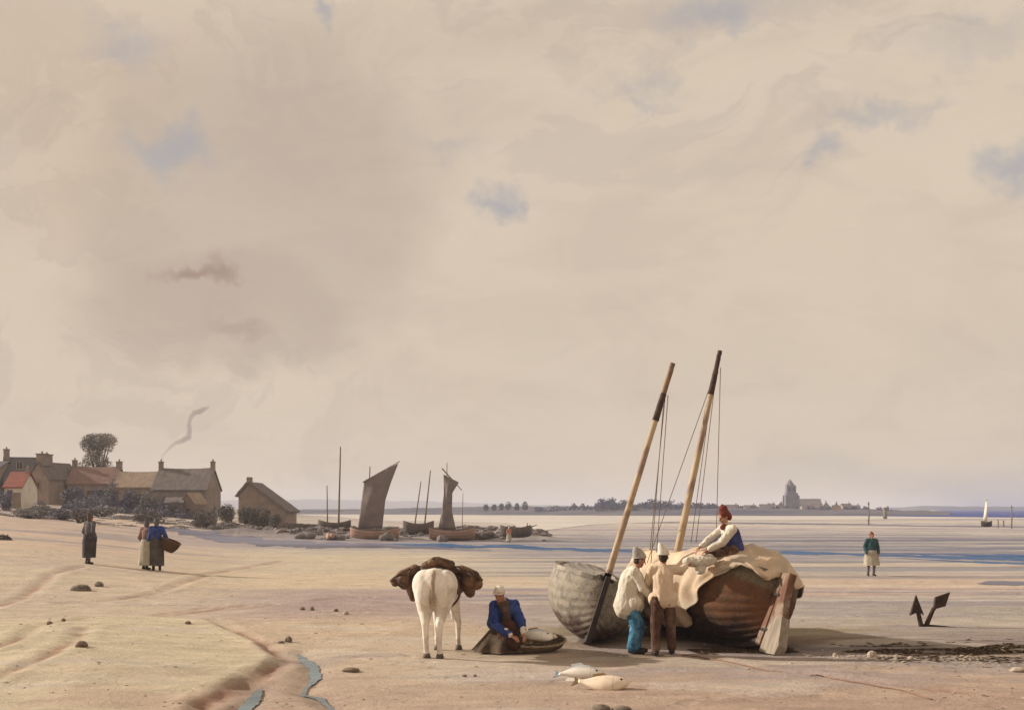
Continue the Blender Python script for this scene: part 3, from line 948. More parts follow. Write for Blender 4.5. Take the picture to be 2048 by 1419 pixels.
def leaves(bm, lumps, n, size, rnd):
    """many small leaf faces spread through the volume of a few lumps"""
    tot = sum(l[3] * l[4] * l[5] for l in lumps)
    for (cx, cy, cz, rx, ry, rz) in lumps:
        for _ in range(max(6, int(n * rx * ry * rz / tot))):
            while True:
                p = Vector((rnd.uniform(-1, 1), rnd.uniform(-1, 1), rnd.uniform(-1, 1)))
                if 0.12 < p.length < 1:
                    break
            p = p * (p.length ** -0.35)
            if p.length > 1:
                p.normalize()
            p = p * rnd.uniform(0.85, 1.22)
            c = Vector((cx + p.x * rx, cy + p.y * ry, cz + p.z * rz))
            a = Vector((rnd.gauss(0, 1), rnd.gauss(0, 1), rnd.gauss(0, 1))).normalized()
            u, v, _ = frame(a)
            s = size * rnd.uniform(0.6, 1.3)
            k = rnd.uniform(0.45, 0.75)
            vs = [bm.verts.new(c + u * s), bm.verts.new(c + v * s * k), bm.verts.new(c - u * s), bm.verts.new(c - v * s * k)]
            bm.faces.new(vs)


def tree(name, label, base, h, lumps, n, size, leafm, group=None, tr=0.2, cat='tree', seed=1, limbs=True):
    rnd = random.Random(seed)
    t = thing(name, label, cat, base, group=group)
    bm = bmesh.new()
    leaves(bm, lumps, n, size, rnd)
    link('crown', bm_mesh(bm, 'crown', False), leafm, t)
    bm = bmesh.new()
    top = Vector((0, 0, h))
    tube(bm, [(0, 0, -0.3), (0.03 * h, 0, h * 0.35), (0, 0.02 * h, h * 0.7), top], [tr, tr * 0.8, tr * 0.55, tr * 0.2], 7)
    if limbs:
        for l in lumps:
            tube(bm, [(0.02 * h, 0, h * 0.45), (l[0] * 0.6, l[1] * 0.6, (h * 0.45 + l[2]) / 2), (l[0], l[1], l[2])], [tr * 0.5, tr * 0.35, tr * 0.12], 6)
    link('trunk', bm_mesh(bm), 'bark', t)
    return t


# the row of separate trees on the far shore
TP = [(972, 11, 9), (988, 10, 8), (1003, 13, 8), (1017, 16, 11), (1034, 12, 8), (1050, 15, 11), (1148, 12, 12), (1166, 11, 9), (1205, 16, 15)]
TL = ['leftmost small dark tree of the row on the far shore', 'short dark tree second in the row on the far shore', 'small tree left of the tallest one in the far shore row',
      'tallest bushy tree in the middle of the far shore row', 'small tree right of the tallest one in the far shore row', 'broad tree at the right end of the far shore row',
      'lone dark tree on the far shore left of the leaning masts', 'pale lone tree on the far shore close to the left mast', 'round dark tree at the left end of the far wood']
for i, (px, hp, wp) in enumerate(TP):
    Y = 470.0
    b = P(px, 1016, Y)
    b.z = 1.0
    h = hp * Y / F + 1.2
    wv = wp * Y / F / 2
    lum = [(0, 0, h * 0.62, wv, wv, h * 0.36), (wv * 0.5, 0, h * 0.5, wv * 0.7, wv * 0.7, h * 0.25), (-wv * 0.5, 0.2, h * 0.48, wv * 0.7, wv * 0.7, h * 0.25)]
    tree('tree', TL[i], b, h * 0.8, lum, 220, 0.32, 'leaf_far', 'separate trees on the far shore', 0.12, seed=40 + i)

# the long wood behind the masts: one mass
bm = bmesh.new()
rnd = random.Random(3)
lum = []
for k in range(95):
    px = 1195 + 235 * (k / 94) + rnd.uniform(-3, 3)
    Y = rnd.uniform(445, 490)
    hh = rnd.uniform(2.0, 4.2) * (1.25 if 1200 < px < 1260 or 1300 < px < 1350 else 0.9)
    p = P(px, 1016, Y)
    lum.append((p.x, Y, 1.0 + hh * 0.45, rnd.uniform(1.2, 2.6), rnd.uniform(1.5, 2.5), hh * 0.6))
for k in range(150):
    px = 1075 + 690 * (k / 149) + rnd.uniform(-8, 8)
    p = P(px, 1016, 460)
    hh = rnd.uniform(1.2, 2.9)
    lum.append((p.x, 460 + rnd.uniform(-8, 8), 0.9 + hh * 0.4, rnd.uniform(1.0, 2.0), 1.5, hh * 0.6))
leaves(bm, lum, 17000, 0.40, rnd)
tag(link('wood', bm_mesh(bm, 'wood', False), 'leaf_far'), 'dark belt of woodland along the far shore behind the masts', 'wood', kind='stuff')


def gabled(t, L, D, he, hr, wallm, roofm, over=0.15, th=0.12, sag=0.0, hip=0.0):
    """wall (with gables) and roof of a house: ridge along local x, base at z=0"""
    bm = bmesh.new()
    prof = [(-D / 2, -0.6), (-D / 2, he), (0, hr - 0.05), (D / 2, he), (D / 2, -0.6)]
    ring_skin(bm, [[(x, y, z) for y, z in prof] for x in (-L / 2, L / 2)])
    wl = link('wall', bm_mesh(bm, 'wall', False), wallm, t)
    bm = bmesh.new()
    n = 10
    for sgn in (-1, 1):
        sl_ = (hr - he) / (D / 2)
        ye, ze = sgn * (D / 2 + over), he - over * sl_
        rings = []
        for i in range(n + 1):
            x = -L / 2 - over + (L + 2 * over) * i / n
            k = (2 * i / n - 1)
            dz = -sag * (1 - k * k) + 0.5 * sag * mnoise.noise(Vector((x * 0.7, sgn * 3, L)))
            hz = -hip * max(0, abs(k) - 0.75)
            rings.append([(x, ye, ze + 0.02), (x, ye, ze + th + 0.02), (x, 0, hr + th + dz + hz), (x, sgn * 0.004, hr + 0.02 + dz + hz)])
        ring_skin(bm, rings)
    rf = link('roof', bm_mesh(bm, 'roof', False), roofm, t)
    return wl, rf


def chimney(rf, x, y, z0, z1, wd, m='plaster_grey', dp=None):
    bm = bmesh.new()
    dp = dp or wd
    box(bm, (x, y, (z0 + z1) / 2), (wd, dp, z1 - z0), bev=0.02)
    box(bm, (x, y, z1 + 0.04), (wd * 1.2, dp * 1.2, 0.10), bev=0.02)
    tube(bm, [(x, y, z1 + 0.05), (x, y, z1 + 0.35)], [0.11, 0.09], 8)
    link('chimney', bm_mesh(bm, 'chimney', False), m, rf)


def opening(t, kind, x, yf, z0, wd, ht, m, frame_m='timber_grey'):
    bm = bmesh.new()
    box(bm, (x, yf - 0.012, z0 + ht / 2), (wd, 0.05, ht))
    o = link(kind, bm_mesh(bm, kind, False), m, t)
    bm = bmesh.new()
    for sx in (-1, 1):
        box(bm, (x + sx * (wd / 2 + 0.04), yf - 0.03, z0 + ht / 2), (0.075, 0.1, ht + 0.14))
    box(bm, (x, yf - 0.028, z0 + ht + 0.04), (wd, 0.09, 0.075))
    if kind == 'window':
        box(bm, (x, yf - 0.04, z0 - 0.04), (wd, 0.12, 0.075))
        box(bm, (x, yf - 0.03, z0 + ht / 2), (0.05, 0.07, ht))
    link('frame', bm_mesh(bm, 'frame', False), frame_m, o)
    return o


def house(name, label, px0, px1, py_top, py_eave, Y, wallm, roofm, D=4.5, yaw=0.0, chims=(), sag=0.0, ops=(), hip=0.0, gable=False, cat='house', group='houses of the village'):
    Wd = (px1 - px0) * Y / F
    x = ((px0 + px1) / 2 - 1024) * Y / F
    zb = tz(x, Y) - 0.1
    hr = CAMH - (py_top - HZ) * Y / F - zb - 0.12
    he = CAMH - (py_eave - HZ) * Y / F - zb
    t = thing(name, label, cat, (x, Y, zb), (0, 0, yaw), group)
    if gable:
        L_, D_ = D, Wd
    else:
        L_, D_ = Wd, D
    wl, rf = gabled(t, L_, D_, he, hr, wallm, roofm, 0.15, 0.14, sag, hip)
    for (fx, up, wd) in chims:
        chimney(rf, fx * L_ / 2, 0, hr - 0.3, hr + up, wd)
    for (kind, fx, z0, wd, ht, m, side) in ops:
        if side == 'front':
            opening(t, kind, fx * L_ / 2, -D_ / 2, z0, wd, ht, m)
        else:                                                # on the gable at local -x or +x
            s = -1 if side == 'gable' else 1
            o = opening(t, kind, fx * D_ / 2, -L_ / 2, z0, wd, ht, m)
            o.rotation_euler = (0, 0, R(-90 if s == -1 else 90))
    return t


YV = 140.0
house('barn', 'dark slate building cut by the left edge of the picture', -60, 16, 922, 940, 150, 'plaster_grey', 'slate', 6, 0, [], ops=[('door', 0.3, 0.1, 1.2, 2.0, 'door', 'front')])
house('house', 'tall grey gabled house with a dark slate roof behind the white cottage', 12, 92, 914, 965, 152, 'plaster_grey', 'slate', 7.5, R(22), [(-0.9, 1.0, 0.7)],
      ops=[('window', 0.2, 1.6, 0.7, 1.0, 'opening', 'front'), ('window', -0.3, 4.0, 0.6, 0.8, 'opening', 'front')], gable=False)
house('cottage', 'small whitewashed cottage with bright red roof and a blue shuttered window', 24, 60, 943, 974, 118, 'plaster_white', 'tile_bright', 3.0, R(-6), [(0.8, 0.35, 0.4)],
      ops=[('window', -0.35, 0.95, 0.42, 0.75, 'shutter_blue', 'front'), ('door', 0.45, 0.1, 0.6, 1.35, 'plaster_tan', 'front')])
house('house', 'tan house turning its gable to the beach under a broad chimney stack', 84, 132, 925, 958, 142, 'plaster_tan', 'thatch_grey', 6.0, R(90 - 14), [(-0.75, 1.0, 0.9), (-0.45, 0.95, 0.9)], gable=True,
      ops=[('window', 0.0, 1.9, 0.5, 0.7, 'opening', 'gable')])
house('house', 'long low house under a faded red tile roof with the tree behind', 148, 240, 932, 968, 144, 'plaster_tan', 'tile_red', 4.8, R(2), [(-0.95, 0.75, 0.5), (0.96, 0.6, 0.6)], 0.08,
      ops=[('window', -0.5, 1.2, 0.6, 0.8, 'opening', 'front'), ('door', 0.0, 0.1, 0.8, 1.8, 'door', 'front'), ('window', 0.5, 1.2, 0.6, 0.8, 'opening', 'front')])
house('house', 'low tan thatched house joined between the red and the grey roofs', 241, 322, 942, 975, 143, 'plaster_tan', 'thatch_tan', 4.6, R(0), [], 0.10,
      ops=[('window', -0.3, 1.2, 0.6, 0.8, 'opening', 'front'), ('door', 0.3, 0.1, 0.8, 1.8, 'door', 'front')])
hg = house('house', 'grey thatched house with a chimney at each gable and smoke rising', 320, 428, 935, 980, YV, 'plaster_grey', 'thatch_grey', 5.4, R(-4), [(-0.98, 0.75, 0.45), (0.98, 0.75, 0.45)], 0.14, hip=0.0,
           ops=[('window', -0.45, 1.0, 0.6, 0.8, 'opening', 'front'), ('door', 0.15, 0.1, 0.8, 1.8, 'door', 'front'), ('window', 0.6, 1.0, 0.6, 0.8, 'opening', 'front')])
house('shed', 'low stone shed with a small steep gable below the grey thatched house', 372, 402, 985, 1006, 128, 'plaster_tan', 'thatch_tan', 3.0, R(90 - 10), [], gable=True, cat='shed', ops=[('door', 0.0, 0.1, 0.5, 1.0, 'door', 'gable')])
house('shed', 'low lean-to shed beside the bushes below the tan thatched house', 335, 368, 994, 1006, 127, 'plaster_grey', 'thatch_grey', 2.4, R(6), [], cat='shed', ops=[('door', 0.2, 0.1, 0.5, 0.8, 'door', 'front')])


def catslide_hut():
    """one steep gable towards the beach, the right slope of the roof running almost to the ground"""
    Y = 122.0
    k = Y / F
    x = (497 - 1024) * k
    zb = tz(x, Y) - 0.2
    t = thing('hut', 'brown hut with a steep gable and one long roof slope, right end of the village', 'hut', (x, Y, zb), group='houses of the village')
    q = lambda px, py: Vector(((px - 497) * k, 0, CAMH - (py - HZ) * k - zb))
    L, Pk, Rr = q(477, 990), q(497, 966), q(572, 1022)
    bm = bmesh.new()
    prof = [Vector((L.x, 0, -0.5)), L, Pk, Rr, Vector((Rr.x, 0, -0.5))]
    ring_skin(bm, [[p + Vector((0, y, 0)) for p in prof] for y in (0, 6.0)])
    link('wall', bm_mesh(bm, 'wall', False), 'plaster_tan', t)
    bm = bmesh.new()
    for a, b, ext in ((Pk, L, 0.25), (Pk, Rr, 0.3)):
        d = (b - a).normalized()
        nrm = Vector((-d.z, 0, d.x)) if d.x > 0 else Vector((d.z, 0, -d.x))
        rings = []
        for i in range(9):
            f = i / 8
            c = a + (b + d * ext - a) * f
            wob = 0.07 * mnoise.noise(Vector((f * 5, b.x, 3)))
            rings.append([c + nrm * 0.03 + Vector((0, -0.28 + 0.05 * math.sin(i * 2.1), 0)), c + nrm * (0.22 + wob) + Vector((0, -0.28 + 0.05 * math.sin(i * 2.1), 0)),
                          c + nrm * (0.22 + wob) + Vector((0, 6.2, 0)), c + nrm * 0.03 + Vector((0, 6.2, 0))])
        ring_skin(bm, rings)
    rf = link('roof', bm_mesh(bm, 'roof', False), 'thatch_grey', t)
    bm = bmesh.new()
    box(bm, Pk + Vector((0, 0.5, 0.25)), (0.5, 0.6, 0.75), bev=0.04)
    link('chimney', bm_mesh(bm, 'chimney', False), 'plaster_grey', rf)
    bm = bmesh.new()
    box(bm, (0.3, -0.015, 0.95), (0.8, 0.06, 1.6))
    link('door', bm_mesh(bm, 'door', False), 'door', t)
    bm = bmesh.new()
    box(bm, (1.9, -0.015, 1.3), (0.5, 0.06, 0.5))
    link('window', bm_mesh(bm, 'window', False), 'opening', t)


catslide_hut()

# the tree over the roofs
bx = (196 - 1024) * 156 / F
zb = tz(bx, 156)
k = 156 / F
def tp(px, py):
    return ((px - 196) * k, CAMH - (py - HZ) * k - zb)
lum = []
for (px, py, rx, ry) in [(195, 882, 26, 15), (178, 888, 15, 15), (214, 880, 18, 14), (222, 893, 9, 12), (190, 905, 17, 14), (182, 918, 14, 12), (205, 921, 15, 11), (170, 928, 12, 8), (218, 928, 10, 7), (200, 895, 12, 10)]:
    x, z = tp(px, py)
    lum.append((x, random.uniform(-0.7, 0.7), z, rx * k, rx * k * 0.9, ry * k))
tree('tree', 'bushy grey green tree rising behind the red roof', (bx, 156, zb), tp(0, 890)[1], lum, 7500, 0.10, 'leaf_tree', tr=0.28, seed=5)


def bush(label, px, py_b, w_px, h_px, Y, leafm, seed, name='bush', n=420, group='bushes below the village'):
    x = (px - 1024) * Y / F
    k = Y / F
    z = CAMH - (py_b - HZ) * k
    zt = tz(x, Y)
    z = min(z, zt + 0.4) if zt > z - 0.4 else zt
    rnd = random.Random(seed)
    hw, hh = w_px * k / 2, CAMH - (py_b - h_px - HZ) * k - z
    lum = [(0, 0, hh * 0.5, hw * 0.65, hw * 0.6, hh * 0.5)]
    for _ in range(7):
        lum.append((rnd.uniform(-0.75, 0.75) * hw, rnd.uniform(-0.4, 0.4) * hw, hh * rnd.uniform(0.15, 0.6), hw * rnd.uniform(0.25, 0.5), hw * 0.5, hh * rnd.uniform(0.2, 0.42)))
    t = thing(name, label, 'bush', (x, Y, z), group=group)
    bm = bmesh.new()
    leaves(bm, lum, n, 0.014 * (w_px + h_px) * k + 0.035, rnd)
    link('foliage', bm_mesh(bm, 'foliage', False), leafm, t)
    bm = bmesh.new()
    for l in lum:
        tube(bm, [(l[0] * 0.2, l[1] * 0.2, -0.2), (l[0] * 0.7, l[1] * 0.6, l[2] * 0.5), (l[0], l[1], l[2])], [0.06, 0.05, 0.02], 5)
    link('stem', bm_mesh(bm), 'bark', t)


BU = [('large dark blue bush in front of the left end of the red roofed house', 152, 1008, 52, 36, 132, 'scrub_blue'),
      ('violet bush in front of the middle of the red roofed house', 192, 1010, 44, 34, 131, 'scrub_blue'),
      ('tall pale bush covering the join of the red and tan roofs', 226, 1010, 40, 52, 132, 'scrub'),
      ('rounded violet bush under the tan thatched roof', 262, 1014, 44, 36, 131, 'scrub_blue'),
      ('grey bush under the right part of the tan roof', 298, 1016, 44, 36, 130, 'scrub'),
      ('low grey bush at the left corner of the grey thatched house', 333, 1018, 34, 30, 130, 'scrub_blue'),
      ('scrubby bush between the small sheds and the grey house', 352, 1024, 30, 24, 125, 'scrub_brown'),
      ('brown round bush just right of the grey thatched house', 455, 1042, 44, 34, 118, 'scrub_brown'),
      ('dark bush before the steep gable of the brown hut', 492, 1044, 36, 34, 116, 'scrub_brown'),
      ('broad dark bush before the long roof of the brown hut', 522, 1044, 42, 34, 116, 'scrub_brown'),
      ('low brown bush at the right end of the brown hut', 552, 1052, 30, 26, 112, 'scrub_brown'),
      ('blue grey shrub left of the white cottage at the picture edge', 8, 1012, 40, 34, 112, 'scrub_blue'),
      ('grey shrub on the slope right of the white cottage', 82, 1018, 40, 18, 108, 'scrub'),
      ('blue grey shrub on the slope above the lone walker', 124, 1034, 52, 15, 98, 'scrub_blue'),
      ('pale grey ragged shrub standing just behind the lone walker', 158, 1040, 44, 26, 94, 'scrub'),
      ('long low grey shrub on the slope below the white cottage', 52, 1032, 84, 14, 98, 'scrub'),
      ('brown bramble clump cut by the left edge below the slope', 4, 1092, 46, 24, 60, 'scrub_brown'),
      ('low grey shrub on the bank below the sheds', 300, 1034, 64, 16, 110, 'scrub_brown'),
      ('low violet shrub strip below the red roofed house', 205, 1028, 84, 18, 112, 'scrub'),
      ('low scrub tuft on the bank below the grey house', 405, 1040, 60, 18, 108, 'scrub_brown')]
for i, b in enumerate(BU):
    bush(*b, seed=100 + i, n=1900 if b[3] > 40 else 1300)


def scrubland():
    """rough herbage and bramble covering the bank under the houses"""
    rnd = random.Random(77)
    for (label, col_, n, x0, x1, y0, y1, size, hmax) in [
            ('violet grey bramble growing along the foot of the cottages', 'scrub_blue', 12000, 122, 430, 122, 136, 0.11, 1.5),
            ('rough grey herbage on the sandy slope below the village', 'scrub', 12000, -40, 420, 98, 124, 0.07, 0.22),
            ('brown herbage on the bank before the brown hut', 'scrub_brown', 8000, 420, 640, 103, 118, 0.08, 0.45)]:
        bm = bmesh.new()
        k = 0
        while k < n:
            Y = rnd.uniform(y0, y1)
            px = rnd.uniform(x0, x1)
            x = (px - 1024) * Y / F
            d = mnoise.noise(Vector((x * 0.22, Y * 0.16, n))) + 0.5 * mnoise.noise(Vector((x * 0.8, Y * 0.5, n)))
            if d < 0.02:
                k += 0.12
                continue
            k += 1
            h = hmax * min(1.0, d * 1.8) * rnd.random() ** 0.7
            c = Vector((x, Y, tz_fast(x, Y) + h))
            u, v, _ = frame((rnd.gauss(0, 1), rnd.gauss(0, 1), rnd.gauss(0, 1)))
            q = size * rnd.uniform(0.6, 1.4)
            bm.faces.new([bm.verts.new(p) for p in (c + u * q, c + v * q * 0.55, c - u * q, c - v * q * 0.55)])
        tag(link('scrub', bm_mesh(bm, 'scrub', False), col_), label, 'scrub', kind='stuff')


scrubland()


# low rubble wall at the end of the village
def rubble_wall(label, px0, px1, py0, py1, Y, ht, m):
    x0, x1 = (px0 - 1024) * Y / F, (px1 - 1024) * Y / F
    xm = (x0 + x1) / 2
    t = thing('stone_wall', label, 'wall', (xm, Y, tz(xm, Y)))
    bm = bmesh.new()
    rnd = random.Random(int(px0))
    n = int((x1 - x0) / 0.45)
    for i in range(n):
        x = x0 + (i + 0.5) * (x1 - x0) / n
        zg = tz(x, Y) - tz(xm, Y)
        for r in range(3):
            box(bm, (x - xm + rnd.uniform(-0.1, 0.1), rnd.uniform(-0.1, 0.1), zg + ht * (r + 0.3) / 3), (0.5, 0.45, ht / 2.4),
                Matrix.Rotation(rnd.uniform(-0.25, 0.25), 3, 'Y') @ Matrix.Rotation(rnd.uniform(-0.3, 0.3), 3, 'Z'), 0.05)
    link('masonry', bm_mesh(bm, 'masonry', False), m, t)


rubble_wall('low dark rubble wall running from the brown hut to the boats', 556, 700, 1040, 1060, 104, 0.9, 'hull_far')

def bank_rubble():
    rnd = random.Random(31)
    bm = bmesh.new()
    for _ in range(1700):
        px = rnd.uniform(440, 1090)
        Y = rnd.gauss(99, 2.6) if px > 560 else rnd.uniform(100, 116)
        x = (px - 1024) * Y / F
        if mnoise.noise(Vector((x * 0.35, Y * 0.2, 4))) < -0.12:
            continue
        r = 0.06 + 0.20 * rnd.random() ** 3
        g = bmesh.ops.create_icosphere(bm, subdivisions=2, radius=1.0)
        sx, sy, sz = rnd.uniform(0.8, 2.4), rnd.uniform(0.7, 1.2), rnd.uniform(0.4, 1.0)
        o = rnd.uniform(0, 50)
        z = tz_fast(x, Y)
        for v in g['verts']:
            k = 1 + 0.75 * mnoise.noise(v.co * 1.6 + Vector((o, 0, 0)))
            v.co = Vector((x + v.co.x * r * sx * k, Y + v.co.y * r * sy * k, z + v.co.z * r * sz * k + r * 0.2))
    tag(link('rubble', bm_mesh(bm, 'rubble', False), 'bank_stone'), 'dark jagged rubble of stones and wreckage heaped along the far bank', 'rubble', kind='stuff')


bank_rubble()

# smoke from the left chimney of the grey house
def smoke():
    k = YV / F
    pts = [P(px, py, YV) for px, py in [(322, 925), (326, 910), (338, 896), (352, 885), (366, 880), (377, 874), (379, 860), (378, 846), (382, 832), (390, 825), (400, 822), (408, 818), (420, 812)]]
    rad = [2.6, 2.8, 3.2, 4.5, 6.0, 6.5, 5.5, 4.5, 5.0, 6.0, 6.5, 5.5, 2.0]
    bm = bmesh.new()
    P2, R2 = [], []
    for i in range(len(pts) - 1):
        for q in range(5):
            P2.append(pts[i].lerp(pts[i + 1], q / 5))
            R2.append((rad[i] + (rad[i + 1] - rad[i]) * q / 5) * k)
    for a, b, ra, rb in zip(P2[:-1], P2[1:], R2[:-1], R2[1:]):
        cap(bm, a, b, ra, rb, 10, 3)
    me = remesh(bm, 0.09, 6, 0.10, 2.2, 'smoke')
    m = bpy.data.materials.new('smoke')
    m.use_nodes = True
    t = NT(m.node_tree)
    o = t.n('ShaderNodeOutputMaterial')
    v = t.n('ShaderNodeVolumePrincipled')
    v.inputs['Color'].default_value = (0.32, 0.30, 0.34, 1)
    v.inputs['Density'].default_value = 1.1
    t.l(v.outputs[0], o.inputs['Volume'])
    tag(link('smoke', me, m), 'thin wisp of grey smoke curling up from the thatched house chimney', 'smoke', kind='stuff')


smoke()

# ------------------------------------------------------------------ the far town
def tower():
    Y = 560.0
    k = Y / F
    x = (1582 - 1024) * k
    t = thing('church_tower', 'tall grey church tower standing over the far town', 'church', (x, Y, 0.8))
    def zz(py):
        return CAMH - (py - HZ) * k - 0.8
    bm = bmesh.new()
    wv = 23 * k
    box(bm, (0, 0, zz(985) / 2), (wv, wv, zz(985)), bev=0.15)
    for sx in (-1, 1):
        for sy in (-1, 1):
            box(bm, (sx * wv * 0.5, sy * wv * 0.5, zz(990) / 2), (wv * 0.22, wv * 0.22, zz(990)), bev=0.1)
    link('shaft', bm_mesh(bm, 'shaft', False), 'far_stone', t)
    bm = bmesh.new()
    box(bm, (-wv * 0.04, 0, (zz(985) + zz(970)) / 2), (wv * 0.8, wv * 0.8, zz(970) - zz(985)), bev=0.12)
    bf = link('belfry', bm_mesh(bm, 'belfry', False), 'far_stone', t)
    for sx in (-0.22, 0.14):
        bm = bmesh.new()
        box(bm, (sx * wv, -wv * 0.41, (zz(982) + zz(974)) / 2), (wv * 0.16, 0.2, zz(974) - zz(982)))
        link('louvre', bm_mesh(bm, 'louvre', False), 'opening', bf)
    bm = bmesh.new()
    rings = []
    for (py, rr) in [(970.2, 0.42), (967, 0.34), (964, 0.24), (961, 0.14), (958, 0.02)]:
        rings.append([(-wv * 0.1 + rr * wv * math.cos(2 * math.pi * i / 8), rr * wv * math.sin(2 * math.pi * i / 8), zz(py)) for i in range(8)])
    ring_skin(bm, rings)
    link('spire', bm_mesh(bm, 'spire', False), 'far_roof', t)
    n = thing('church', 'long church nave roof at the foot of the far tower', 'church', (x + 40 * k, Y + 6, 0.8))
    gabled(n, 50 * k, 7.0, 3.0, 6.0, 'far_wall', 'far_roof')


tower()
FT = [(1530, 22, 1008, 1016, 'far_wall', 'low grey house left of the church tower on the far shore'),
      (1543, 13, 1007, 1017, 'far_wall_warm', 'small orange house just left of the church tower'),
      (1562, 18, 1005, 1014, 'far_wall', 'pale house touching the left foot of the tower'),
      (1612, 20, 1009, 1017, 'far_wall', 'grey house right of the tower foot'),
      (1634, 20, 1007, 1016, 'far_wall_warm', 'pinkish house in the middle of the far town'),
      (1652, 16, 1004, 1015, 'far_wall', 'tall grey house in the middle of the far town'),
      (1673, 18, 1006, 1014, 'far_wall_warm', 'orange gabled house near the right end of the far town'),
      (1692, 20, 1007, 1015, 'far_wall', 'dark roofed house next to the right end of the far town'),
      (1710, 18, 1010, 1018, 'far_wall', 'small house at the right end of the far town'),
      (1500, 24, 1010, 1018, 'far_wall', 'low house at the left end of the far town'),
      (1464, 26, 1009, 1017, 'far_wall_warm', 'isolated peach coloured house near the far wood')]
for i, (px, wp, pt, pe, wm_, lab) in enumerate(FT):
    Y = 455.0 + 7 * (i % 3)
    k = Y / F
    zb = 0.8
    t = thing('house', lab, 'house', ((px - 1024) * k, Y, zb), (0, 0, R([4, -8, 70, 5, -4, 80, 75, 10, -6, 3, 6][i])), 'houses of the far town')
    hr, he = CAMH - (pt - HZ) * k - zb, CAMH - (pe - HZ) * k - zb
    wl, rf = gabled(t, wp * k, 3.4, he, hr, wm_, 'far_roof')
    bm = bmesh.new()
    box(bm, (wp * k * 0.3, 0, hr + 0.2), (0.45, 0.45, 0.9))
    link('chimney', bm_mesh(bm, 'chimney', False), 'far_wall', rf)
    for fx in (-0.25, 0.2):
        bm = bmesh.new()
        box(bm, (fx * wp * k, -1.71, he * 0.55), (0.5, 0.06, 0.7))
        link('window', bm_mesh(bm, 'window', False), 'opening', t)


# posts standing on the flats
def post(label, px, pt, pb, wpx, name='post', m='spar', arm=None):
    Y = CAMH * F / (pb - HZ)
    k = Y / F
    h = (pb - pt) * k
    t = thing(name, label, 'post', ((px - 1024) * k, Y, 0))
    bm = bmesh.new()
    tube(bm, [(0, 0, -0.3), (0.02 * h, 0, h * 0.5), (0, 0, h)], [wpx * k / 2 * 1.1, wpx * k / 2, wpx * k / 2 * 0.8], 8)
    link('shaft', bm_mesh(bm), m, t)
    bm = bmesh.new()
    if arm:
        tube(bm, [(arm * k, 0, h * 0.72), (0, 0, h * 0.74)], 0.05, 6)
    tube(bm, [(0, 0, h * 0.90), (0, 0, h * 0.96)], wpx * k / 2 * 1.25, 8)
    link('crosspiece' if arm else 'band', bm_mesh(bm), m, t)


post('slim pole beyond the walking woman with a short side arm', 1737, 1003, 1050, 3, 'pole', arm=-11)
post('thick dark post at the edge of the far shore right of the slim pole', 1770, 1014, 1037, 8)
post('tall thin mast like pole near the right edge of the picture', 2023, 1010, 1056, 2.6, 'pole')
post('short stake left of the tall thin pole at the right', 1996, 1038, 1055, 2.6, 'stake')
post('shorter stake close beside the tall thin pole at the right', 2007, 1040, 1054, 3, 'stake')


